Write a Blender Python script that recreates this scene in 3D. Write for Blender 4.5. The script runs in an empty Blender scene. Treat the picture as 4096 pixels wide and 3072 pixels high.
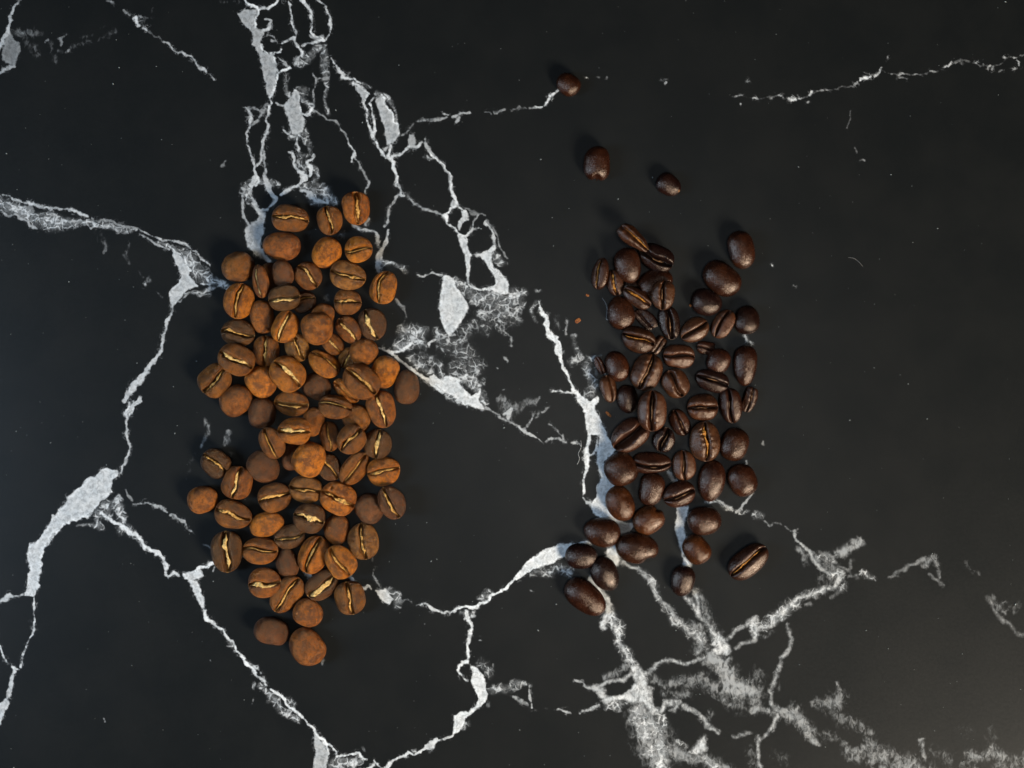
import bpy, math
import numpy as np

# ------------------------------------------------------------------ scene, camera, light
scene = bpy.context.scene
PX = 0.29 / 4096.0                    # metres per photograph pixel on the slab: the view is 29 cm wide
CAM_H = 0.4028

cd = bpy.data.cameras.new('camera'); cam = bpy.data.objects.new('camera', cd)
scene.collection.objects.link(cam); scene.camera = cam
cam.location = (0, 0, CAM_H); cam.rotation_euler = (0, 0, 0)
cd.lens = 50; cd.sensor_width = 36; cd.clip_start = 0.01; cd.clip_end = 20
cd.dof.use_dof = True; cd.dof.focus_distance = CAM_H - 0.005; cd.dof.aperture_fstop = 5.6

world = bpy.data.worlds.new('World'); scene.world = world; world.use_nodes = True
wb = world.node_tree.nodes['Background']
wb.inputs[0].default_value = (0.55, 0.68, 1.0, 1); wb.inputs[1].default_value = 0.008

def area(name, loc, target, size, size_y, power, color):
    ld = bpy.data.lights.new(name, 'AREA'); ld.shape = 'RECTANGLE'; ld.size = size; ld.size_y = size_y
    ld.energy = power; ld.color = color
    o = bpy.data.objects.new(name, ld); scene.collection.objects.link(o); o.location = loc
    from mathutils import Vector
    d = Vector(target) - Vector(loc); o.rotation_euler = d.to_track_quat('-Z', 'Y').to_euler()
    return o
area('window_light', (-0.62, -0.08, 0.46), (0.0, 0.0, 0), 0.14, 0.34, 4.6, (0.58, 0.77, 1.0))
area('room_lamp_light', (0.44, -0.47, 0.42), (0.0, 0.0, 0), 0.23, 0.23, 12.4, (1.0, 0.88, 0.72))
area('overhead_fill_light', (0.065, -0.035, 0.85), (0.06, -0.03, 0), 0.22, 0.22, 0.60, (1.0, 0.98, 0.95))  # fill added overhead to brighten the middle of the slab, not a real fixture

scene.view_settings.view_transform = 'Standard'; scene.view_settings.look = 'None'
scene.view_settings.gamma = 1; scene.view_settings.exposure = 0.0
scene.render.engine = 'CYCLES'

# ------------------------------------------------------------------ bean survey
# frame name: (x0, y0, scale) of the close-up in which each bean was measured
FR = {'1': (840, 740, 2.765), '2': (740, 1240, 2.212), '3': (740, 1740, 2.212), '4': (740, 2140, 2.765),
      'a': (2100, 240, 2.765), 'b': (2200, 840, 2.4578), 'c': (2200, 1340, 2.4578), 'd': (2200, 1840, 2.4578)}
# frame, cx, cy, length, width, angle, view (U crease up / B back up / F fragment), roll, tone, chaff, layer, extras, label
LIGHT = [
('1',890,370,400,290,-9,'U',4,'m',1.5,0,{'c':.06},'large brown bean with long golden crease, upper left of the pile\'s top row'),
('1',1326,390,322,274,99,'U',0,'r',1.0,0,{},'reddish bean with thin upright crease, middle of the three topmost light beans'),
('1',1618,258,360,288,98,'U',22,'o',1.6,0,{'D':.55,'w':.16,'lump':.06},'twisted orange bean split by a deep fold, topmost of the light pile'),
('1',790,675,412,300,-6,'B',0,'m',0,0,{},'plump brown bean, back up, just below the large top left bean'),
('1',1290,750,352,305,55,'B',0,'o',0,0,{'lump':.05},'irregular orange bean, back up, left of the orange bean with level crease'),
('1',1645,712,302,285,8,'U',-3,'o',.8,0,{},'round orange bean with thin level crease beside the white vein, top right of pile'),
('1',308,905,362,325,10,'B',0,'m',0,0,{'lump':.05,'wr':2},'wrinkled round bean, back up, leftmost bean of the upper light pile'),
('1',655,1015,310,200,95,'B',0,'d',0,0,{},'dark bean mostly hidden between the slim side-lying bean and a smooth purple-brown one'),
('1',562,1065,362,190,98,'U',-38,'m',1.6,1,{},'slim bean on its side showing torn golden chaff, right of the wrinkled round bean'),
('1',800,975,298,235,102,'B',0,'p',0,1,{},'smooth purple-brown bean, back up, under the plump brown bean near the top'),
('1',1090,1005,315,280,-48,'U',3,'m',1.1,0,{'c':.08},'round dark-edged bean with slanting orange crease, in the middle below the irregular orange bean'),
('1',1525,1005,398,305,-17,'U',-4,'t',1.0,0,{},'olive brown oval bean with pale slanting crease, below the round level-creased orange bean'),
('1',1922,1130,368,285,72,'U',-14,'o',1.0,0,{'c':.16},'orange bean with S-shaped crease, standing alone at the upper right edge'),
('1',320,1280,392,322,77,'U',14,'o',.6,0,{'c':.10},'glossy orange bean with a second fold beside its crease, left edge below the wrinkled bean'),
('1',1035,1290,272,235,14,'U',-28,'d',.9,0,{},'dark bean half hidden under the bean with wide whitish chaff'),
('1',822,1250,346,272,10,'U',14,'d',2.0,1,{},'dark bean with wide whitish chaff, lying over a smaller dark bean'),
('1',1525,1300,300,278,-3,'U',-4,'m',1.1,0,{'wr':2},'round brown bean with ragged level crease, below the olive brown oval bean'),
('1',575,1460,365,258,97,'B',0,'r',0,0,{},'smooth red-brown bean, back up, wedged below the dark bean with whitish chaff'),
('2',470,200,298,228,-8,'U',4,'d',1.6,0,{'wr':1.5},'bean with greyish burnt face and ragged orange crease, on the left edge'),
('2',1215,62,240,210,80,'B',0,'r',0,0,{'lump':.08},'lumpy reddish bean showing only its upper end behind the big round topmost bean'),
('2',890,150,285,218,68,'U',0,'o',1.8,1,{'c':.08},'bright orange bean with chunky orange chaff, left of the big round topmost bean'),
('2',1450,175,268,192,-52,'U',16,'m',1.8,0,{},'bean with straight pale yellow chaff band, right of the big round topmost bean'),
('2',1660,125,284,246,-68,'U',12,'p',1.9,1,{},'purple-brown bean with broad straw-coloured chaff, on the right edge by the white lace vein'),
('2',718,365,268,228,88,'U',-8,'m',1.2,1,{},'bean with upright golden crease right of the reddish-topped bean on the left edge'),
('2',990,330,258,205,-62,'U',2,'t',1.0,0,{'wr':2},'small mottled bean with curly crease, lower left of the big round topmost bean'),
('2',1310,305,200,158,-48,'U',-24,'m',1.2,0,{},'little bean with pale crease peeking out below the big round topmost bean'),
('2',1168,165,286,276,95,'B',0,'r',0,2,{},'big round smooth orange-brown bean lying on top of the upper pile'),
('2',455,437,325,258,-28,'U',-12,'r',1.6,1,{},'glossy reddish-topped bean with pale slanting chaff, left edge of the pile'),
('2',1228,475,305,200,-36,'U',-52,'o',.6,1,{},'orange oval bean tipped on its side, crease only just seen at its lower edge'),
('2',1440,425,190,150,62,'U',0,'t',1.3,0,{},'small creased bean end sticking out left of a smooth reddish bean'),
('2',1582,370,250,238,20,'B',0,'r',0,1,{'wr':1},'smooth reddish round bean lying on a small creased bean, right of centre'),
('2',1765,550,285,235,68,'B',0,'o',0,0,{},'mottled orange bean, back up, between the reddish round bean and the right edge'),
('2',1962,682,300,216,88,'B',0,'p',0,0,{},'purple-brown bean, back up, rightmost bean of the light pile beside the white vein'),
('2',270,620,300,272,46,'U',-4,'m',.8,0,{'c':-.05},'flat round bean with a dark oval scar beside its crease, far left edge'),
('2',675,637,284,252,-58,'B',0,'o',0,0,{},'smooth rusty orange bean, back up, below the bean with upright golden crease'),
('2',908,562,325,280,-46,'U',-6,'o',1.6,1,{'c':.06},'large orange bean with broad jagged crease in the middle of the pile'),
('2',1168,680,255,225,-35,'B',0,'p',0,0,{'wr':1.5},'dark purple wrinkled bean, back up, in the centre right of the large orange creased bean'),
('2',1430,715,275,150,-40,'U',14,'o',.2,0,{'D':.5,'wr':2},'slender wrinkled bean with dark open crease, under a bigger bean at right'),
('2',1560,628,342,270,-42,'U',-10,'m',1.1,1,{'wr':1.5},'big bean with cracked lower edge lying over a slender wrinkled bean'),
('2',450,800,290,256,30,'B',0,'m',0,0,{},'smooth brown bean, back up, below the flat round scarred bean'),
('2',680,912,272,236,92,'B',0,'p',0,0,{},'purple-brown egg-shaped bean, back up, below the rusty orange bean'),
('2',1130,990,262,190,70,'B',0,'m',0,0,{},'brown bean mostly hidden behind a bean with wide pale level crease'),
('2',942,828,308,216,-6,'U',18,'m',.8,1,{'D':.62,'w':.2},'bean with a wide open dark crease and a pale flake at its right end'),
('2',1520,960,262,232,-45,'B',0,'m',0,0,{'lump':.07},'two-lobed brown bean lying back up beneath the pointed bean with low crease'),
('2',1330,862,298,202,-12,'U',-30,'m',.8,1,{},'pointed bean with a short level crease low on its face, lower centre right'),
('2',1740,880,322,245,-73,'U',0,'r',1.9,0,{},'tall red-brown bean with thick golden crease on the right edge'),
('2',965,1070,292,232,-3,'U',-14,'o',1.8,1,{},'orange-topped bean with wide pale level crease, middle of the pile'),
('2',772,1175,285,212,-66,'U',14,'m',.5,1,{'D':.5},'folded brown bean with dark ragged crease, left of centre under the orange-topped bean'),
('2',1278,1120,258,172,-82,'U',12,'m',1.0,0,{},'narrow bean with upright crease, right of the big mottled round bean'),
('2',1472,1145,272,240,50,'U',0,'m',.9,1,{'wr':1.5},'round bean with fine rising crease between two upright-creased beans'),
('2',1703,1185,256,246,80,'U',4,'d',1.8,0,{},'round dark bean with a thick pale chaff plug, right edge below the tall red-brown bean'),
('2',945,1300,240,165,80,'B',0,'p',0,0,{},'dark purple bean mostly hidden left of the big mottled round bean'),
('2',1272,1388,258,200,-52,'U',-12,'d',.8,0,{'wr':1.5},'dark wrinkled bean half hidden right of the big mottled round bean'),
('2',1095,1320,308,276,62,'B',0,'o',0,2,{'lump':.03},'big mottled orange round bean lying on top of its neighbours, lower centre'),
('2',270,1355,268,236,-42,'U',10,'d',.9,0,{'c':.12},'small round bean with arched crease, topmost of the loose beans at lower left'),
('2',465,1530,292,256,72,'U',2,'r',1.3,0,{},'squarish red-brown bean with upright golden crease, lower left'),
('2',692,1390,302,262,-45,'B',0,'p',0,0,{},'smooth dull brown bean with a short crack, left of the big mottled round bean'),
('2',1500,1405,332,205,52,'U',22,'m',.5,0,{'D':.45},'long bean with shiny lower lobe and thin rising crease, lower right'),
('2',1760,1430,288,244,12,'U',4,'o',1.1,0,{'c':.07},'bean with branching level crease and shiny orange lower half, right edge'),
('3',155,570,268,232,17,'B',0,'r',0,0,{},'smooth round red-brown bean, leftmost of all the light beans'),
('3',795,550,292,250,20,'U',2,'m',1.3,0,{'c':.05},'bean with crease bent in two pale halves, lower middle'),
('3',1068,482,288,230,-12,'U',0,'t',1.1,0,{'wr':1},'grey-brown bean with wavy level crease directly below the big mottled round bean'),
('3',1358,560,322,275,-25,'U',-2,'o',1.6,0,{},'large orange-rimmed bean with frayed crease, right of the grey-brown wavy-creased bean'),
('3',1630,655,268,236,-60,'B',0,'p',0,0,{'wr':2},'dark wrinkled bean, back up, inside the right edge of the lower pile'),
('3',1830,595,302,230,-62,'U',0,'p',1.2,1,{'c':-.06},'purple-brown bean with hooked crease, rightmost bean of the lower pile'),
('3',428,705,328,246,-15,'U',4,'m',1.4,0,{},'bean with torn star-shaped chaff and a loose flake on its face, lower left'),
('3',722,790,304,210,15,'B',0,'o',0,0,{'wr':1},'tan-orange smooth bean, back up, between beans with bent and star-shaped crease chaff'),
('3',1098,735,282,256,-15,'U',2,'d',2.8,1,{},'dark bean with broad striped whitish chaff plate, lower centre'),
('3',928,900,275,206,14,'U',0,'d',1.0,1,{'wr':1},'small dark bean with broken rising crease below the broad chaff plate bean'),
('3',1340,840,268,220,85,'B',0,'r',0,0,{},'smooth red-brown bean, back up, left of the cracked round bean on the right'),
('3',1578,938,322,264,97,'U',0,'t',1.0,0,{'wr':2.5,'c':.04},'round light brown bean with star-like cracks, right edge of the lower pile'),
('3',370,1030,362,264,93,'U',8,'d',2.3,0,{'D':.5,'w':.17},'big upright bean with wide yellow chaff in an open crease, lower left edge'),
('3',902,1135,262,196,-80,'B',0,'p',0,0,{},'dark purple bean, back up, left of the curled orange bean'),
('3',665,1025,312,230,-2,'U',-15,'r',.9,0,{},'smooth red-brown oval bean with low crease, right of the big upright bean'),
('3',1140,1060,338,252,68,'U',-4,'o',.7,1,{'D':.6,'w':.13,'c':.06},'curled orange bean with a dark open crease like an ear, lower centre'),
('3',1375,1118,304,246,-55,'U',-4,'o',1.0,1,{'c':-.06},'orange-shouldered bean with bent thin crease and a small pit, lower right'),
('3',705,1305,288,262,8,'U',2,'m',1.5,0,{},'round bean with a tan flake rising from its crease, low on the left edge'),
('3',900,1410,362,230,53,'U',6,'m',.9,1,{},'long dark-faced bean with pale split crease, lower left beside the flake-topped bean'),
('3',1212,1330,312,222,38,'U',6,'d',3.0,0,{'D':.5,'w':.2},'bean with large bright yellow chaff plate, near the bottom of the pile'),
('3',1462,1440,292,260,-76,'U',0,'m',1.0,0,{},'round brown bean with upright golden crease, lowest at right beside the thin vein'),
('4',1360,865,330,298,-30,'B',0,'r',0,0,{},'matt round red-brown bean, back up, third from the bottom of the light beans'),
('4',955,1065,382,278,-20,'B',-22,'p',0,0,{'dent':[(.35,-.75,.35,.12)]},'dark wrinkled bean with a slit at its lower side, left of the two bottom beans'),
('4',1345,1240,432,356,-52,'B',0,'r',0,0,{'wr':.6},'largest plain orange-brown bean, lying back up at the very bottom of the pile'),
]
DARK = [
('a',478,270,262,228,-35,'B',0,'c',0,0,{},'highest loose dark bean, touching the end of a thin white vein'),
('a',795,1145,372,278,87,'B',0,'c',0,0,{'dent':[(-1,0,.32,.16)]},'loose glossy dark bean with a notched lower end, left of the two below the topmost'),
('a',1590,1380,275,225,-35,'B',0,'k',0,0,{'tip':1},'loose dark bean with a tan broken tip, right of the notched loose bean'),
('b',1042,468,350,242,-28,'U',8,'k',.3,0,{'D':.6,'w':.2},'dark bean with wide open crease under the rough broken piece at the top'),
('b',830,285,362,170,-42,'F',0,'b',.8,1,{'lump':.3,'wr':3},'rough broken bean piece with crumbly edge, topmost of the dark pile'),
('b',790,745,200,150,10,'B',0,'k',0,0,{},'small dark bean end almost hidden beneath the smooth upright bean at top left'),
('b',640,715,250,158,105,'U',-18,'b',2.4,0,{'D':.5},'small bean lined with bright golden skin, left below the smooth upright bean'),
('b',765,545,340,242,102,'B',0,'c',0,1,{},'smooth reddish upright dark bean, back up, near the top left of the dark pile'),
('b',495,625,300,152,80,'U',-42,'b',.8,0,{},'half bean on its side with a gold speck, top left of the dark pile'),
('b',1035,702,330,232,22,'B',-30,'c',0,0,{'dent':[(.2,-.8,.5,.25)]},'hollow reddish shell bean arching over the olive-faced bean'),
('b',1110,835,285,215,82,'U',-4,'t',.2,1,{'D':.5,'w':.13,'wr':2},'olive-faced bean with straight dark upright crease beneath the hollow shell bean'),
('b',855,860,300,162,-34,'U',-10,'b',1.8,1,{'D':.5,'wr':1},'cracked shell bean with golden lining above the shiny bean with a hair'),
('b',945,1070,255,148,-48,'F',0,'k',0,0,{'lump':.28,'wr':3},'rough blackened bluish bean between the haired bean and the twin-ridged bean'),
('b',695,1010,322,254,102,'B',0,'c',0,1,{},'shiny smooth dark bean with a fine hair curling past its left side'),
('b',1175,1110,322,190,-78,'U',0,'k',.2,1,{'D':.6,'w':.25},'near-black bean with twin ridges and deep open crease in the upper dark pile'),
('b',1060,1335,200,120,52,'F',0,'b',.6,0,{'lump':.28,'wr':2},'broken brown shell piece with tan edge touching the gold-creased oval bean'),
('b',868,1275,325,240,-20,'U',-5,'b',1.1,1,{'D':.45,'c':.05},'oval dark bean with golden scrap in its crease, left side of the upper dark pile'),
('b',1420,1180,290,216,34,'U',0,'t',.0,0,{'D':.5},'rounded brown bean with full lips and rising crease, centre right of the upper dark pile'),
('b',1700,1120,290,182,60,'U',-28,'t',.0,0,{'D':.45},'slim brown bean with low rising crease, between the full-lipped bean and a round glossy one'),
('b',1540,910,292,245,-20,'B',0,'k',0,0,{},'very dark glossy bean, back up, below the large tilted oval at upper right'),
('b',1690,675,388,280,-38,'B',0,'c',0,0,{},'large smooth tilted oval bean, second from the top on the right side'),
('b',1885,390,360,242,103,'B',0,'c',0,0,{},'smooth upright oval bean, uppermost on the right side of the dark pile'),
('b',1940,1080,275,238,80,'B',0,'k',0,0,{},'round very dark bean, back up, on the right edge above the long upright oval'),
('b',1530,1355,170,125,-10,'F',0,'c',0,0,{'lump':.06},'small bean chip poking out above a glossy bean at the right of centre'),
('c',1655,260,252,216,65,'B',0,'c',0,1,{},'glossy small bean, back up, lying over the blackish wide-creased bean'),
('c',1922,300,385,218,88,'B',0,'c',0,0,{},'long upright oval bean, back up, on the right edge with a white vein speck above'),
('c',1266,210,298,222,-3,'U',0,'t',.0,0,{'D':.4,'w':.1},'flat pinkish brown bean with straight level crease, centre of the dark pile'),
('c',490,300,175,85,-65,'F',0,'c',0,0,{'lump':.05},'thin dark bean sliver on the white lace vein at the left edge'),
('c',662,305,292,216,-72,'B',0,'c',0,0,{},'smooth dark bean, back up, right of the thin sliver on the left edge'),
('c',575,530,262,158,-78,'U',-38,'t',.0,0,{'D':.4},'flat-sided tan-brown half bean on the left edge below the thin sliver'),
('c',950,365,358,276,68,'U',0,'t',.8,0,{'D':.45},'large oval bean with a gold-threaded crease, left of the flat pinkish bean'),
('c',1235,478,282,246,-60,'U',0,'t',.0,0,{'D':.5,'w':.13,'wr':1},'round brown bean with black diagonal crease directly under the flat pinkish bean'),
('c',1595,450,320,200,-18,'U',4,'k',.2,0,{'D':.5},'blackish glossy bean with wide lips, beneath the glossy small bean'),
('c',762,630,272,200,100,'B',0,'k',0,0,{},'glossy egg-shaped bean with bright highlight, right of the flat-sided half bean'),
('c',1003,745,388,270,89,'U',-2,'t',.2,1,{'D':.55,'w':.13},'biggest creased dark bean, upright with a deep black split, centre of the pile'),
('c',1498,710,292,252,3,'U',-4,'t',.1,0,{'D':.45,'wr':1},'rounded bean with level crease and a chipped upper right corner, right of centre'),
('c',1775,695,332,202,98,'U',-26,'c',.2,0,{'wr':1},'reddish upright bean with crease on its right side, beside a tiny shrivelled bean'),
('c',1962,638,242,135,72,'F',0,'c',.2,0,{'lump':.07,'wr':2},'tiny shrivelled bean standing alone on the right edge'),
('c',1275,860,265,172,-62,'U',12,'b',.1,0,{},'slim tilted bean with fine crease, right of the biggest creased dark bean'),
('c',1520,1045,382,286,92,'U',0,'t',1.1,0,{'D':.4,'wr':2.5},'large upright bean with golden crease and ribbed right half'),
('c',1815,1075,315,260,68,'B',0,'c',0,0,{},'glossy bean, back up, right of the large ribbed bean'),
('c',1120,1030,245,205,70,'U',0,'k',.2,0,{'D':.6,'w':.25,'wr':2},'very dark crinkled bean half buried below the biggest creased bean'),
('c',785,985,388,282,40,'U',2,'b',.0,0,{'D':.62,'w':.26,'wr':1},'large gaping bean with wide black hollow, left edge by the broad white vein'),
('c',1000,1255,368,200,0,'U',-6,'c',.3,1,{'D':.4,'c':-.22,'wr':1},'reddish bean with smiling curved crease, lower middle of the dark pile'),
('c',1318,1280,288,220,95,'U',0,'t',.2,0,{'D':.4},'brown upright bean with thin straight crease, right of the smiling bean'),
('c',692,1320,322,298,120,'B',0,'c',0,1,{},'big round smooth bean, back up, on the white vein at the left edge'),
('d',1000,290,320,232,76,'B',0,'c',0,0,{},'smooth upright bean, back up, below the smiling reddish bean'),
('d',1268,335,312,240,18,'U',0,'c',.1,0,{'D':.4},'flat red-brown bean with dark rising crease where the lower white vein begins'),
('d',1590,205,392,250,81,'B',0,'c',0,0,{},'large smooth upright oval bean, lower right inside the dark pile'),
('d',1895,200,312,262,-66,'B',0,'c',0,0,{},'rounded smooth bean, back up, lowest on the straight right edge'),
('d',690,430,345,256,-66,'B',0,'o',0,0,{'dent':[(-.3,.45,.12,.06)]},'glossy reddish bean with a small dark pit, left edge on the broad white vein'),
('d',970,590,310,258,30,'B',0,'o',0,0,{'dent':[(.85,.45,.25,.12)]},'orange-brown bean with chipped upper right corner'),
('d',1518,600,322,265,5,'B',0,'c',0,0,{},'glossy level oval bean just right of the lower white vein'),
('d',513,710,350,275,-12,'B',0,'c',0,0,{},'smooth oval bean, upper of the group fanning out at the lower left'),
('d',857,870,405,288,-8,'B',0,'c',0,0,{'dent':[(.72,-.85,.3,.2)]},'kidney-shaped dark bean with a curled notch at its lower right'),
('d',1440,880,290,242,-55,'B',0,'o',0,0,{},'small glossy orange-brown bean touching the right side of the lower vein'),
('d',308,945,308,238,0,'B',0,'k',0,0,{},'dark oval bean at the end of the broad white curve'),
('d',540,1125,342,252,-66,'B',0,'k',0,0,{},'dark bean between the oval on the white curve and the kidney-shaped bean'),
('d',1305,1190,292,225,80,'B',0,'k',0,0,{},'dark upright bean sitting on the lower vein by itself, near the bottom'),
('d',1950,1000,432,250,40,'U',-6,'c',.7,0,{'D':.45,'c':.05},'lone creased bean at the lower right with tan ends in its crease'),
('d',350,1350,440,272,-38,'B',0,'c',0,0,{'wr':.5},'longest loose dark bean, tilted, bottommost of the dark beans'),
]
TONE_L = {'o': (.44,.136,.012), 'm': (.235,.074,.011), 'r': (.27,.079,.012), 'd': (.108,.038,.010), 'p': (.122,.040,.013), 't': (.265,.104,.021)}
TONE_D = {'o': (.052,.0155,.0045), 'c': (.028,.0085,.0036), 'k': (.0135,.0048,.0032), 'b': (.036,.0122,.0052), 't': (.056,.0200,.0083)}
# ------------------------------------------------------------------ marble veins, as mapped on the slab
VT = {'A': (0,0,2.212), 'B': (800,0,2.212), 'C': (0,700,2.212), 'D': (0,1600,2.212), 'E': (1400,600,2.212), 'F': (1500,1250,2.212),
      'G': (1400,1950,2.212), 'H': (0,2300,2.1476), 'I': (1000,2300,2.1476), 'J': (2000,2300,2.1476), 'K': (3000,2300,2.1476),
      'L': (2600,1850,2.011), 'M': (2600,100,1.4786), 'N': (840,740,2.765), 'O': (740,2140,2.765), 'P': (2200,1840,2.4578),
      'Q': (2100,240,2.765), 'R': (0,0,.54), 'S': (2200,1340,2.4578), 'T': (0,0,1)}
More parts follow.
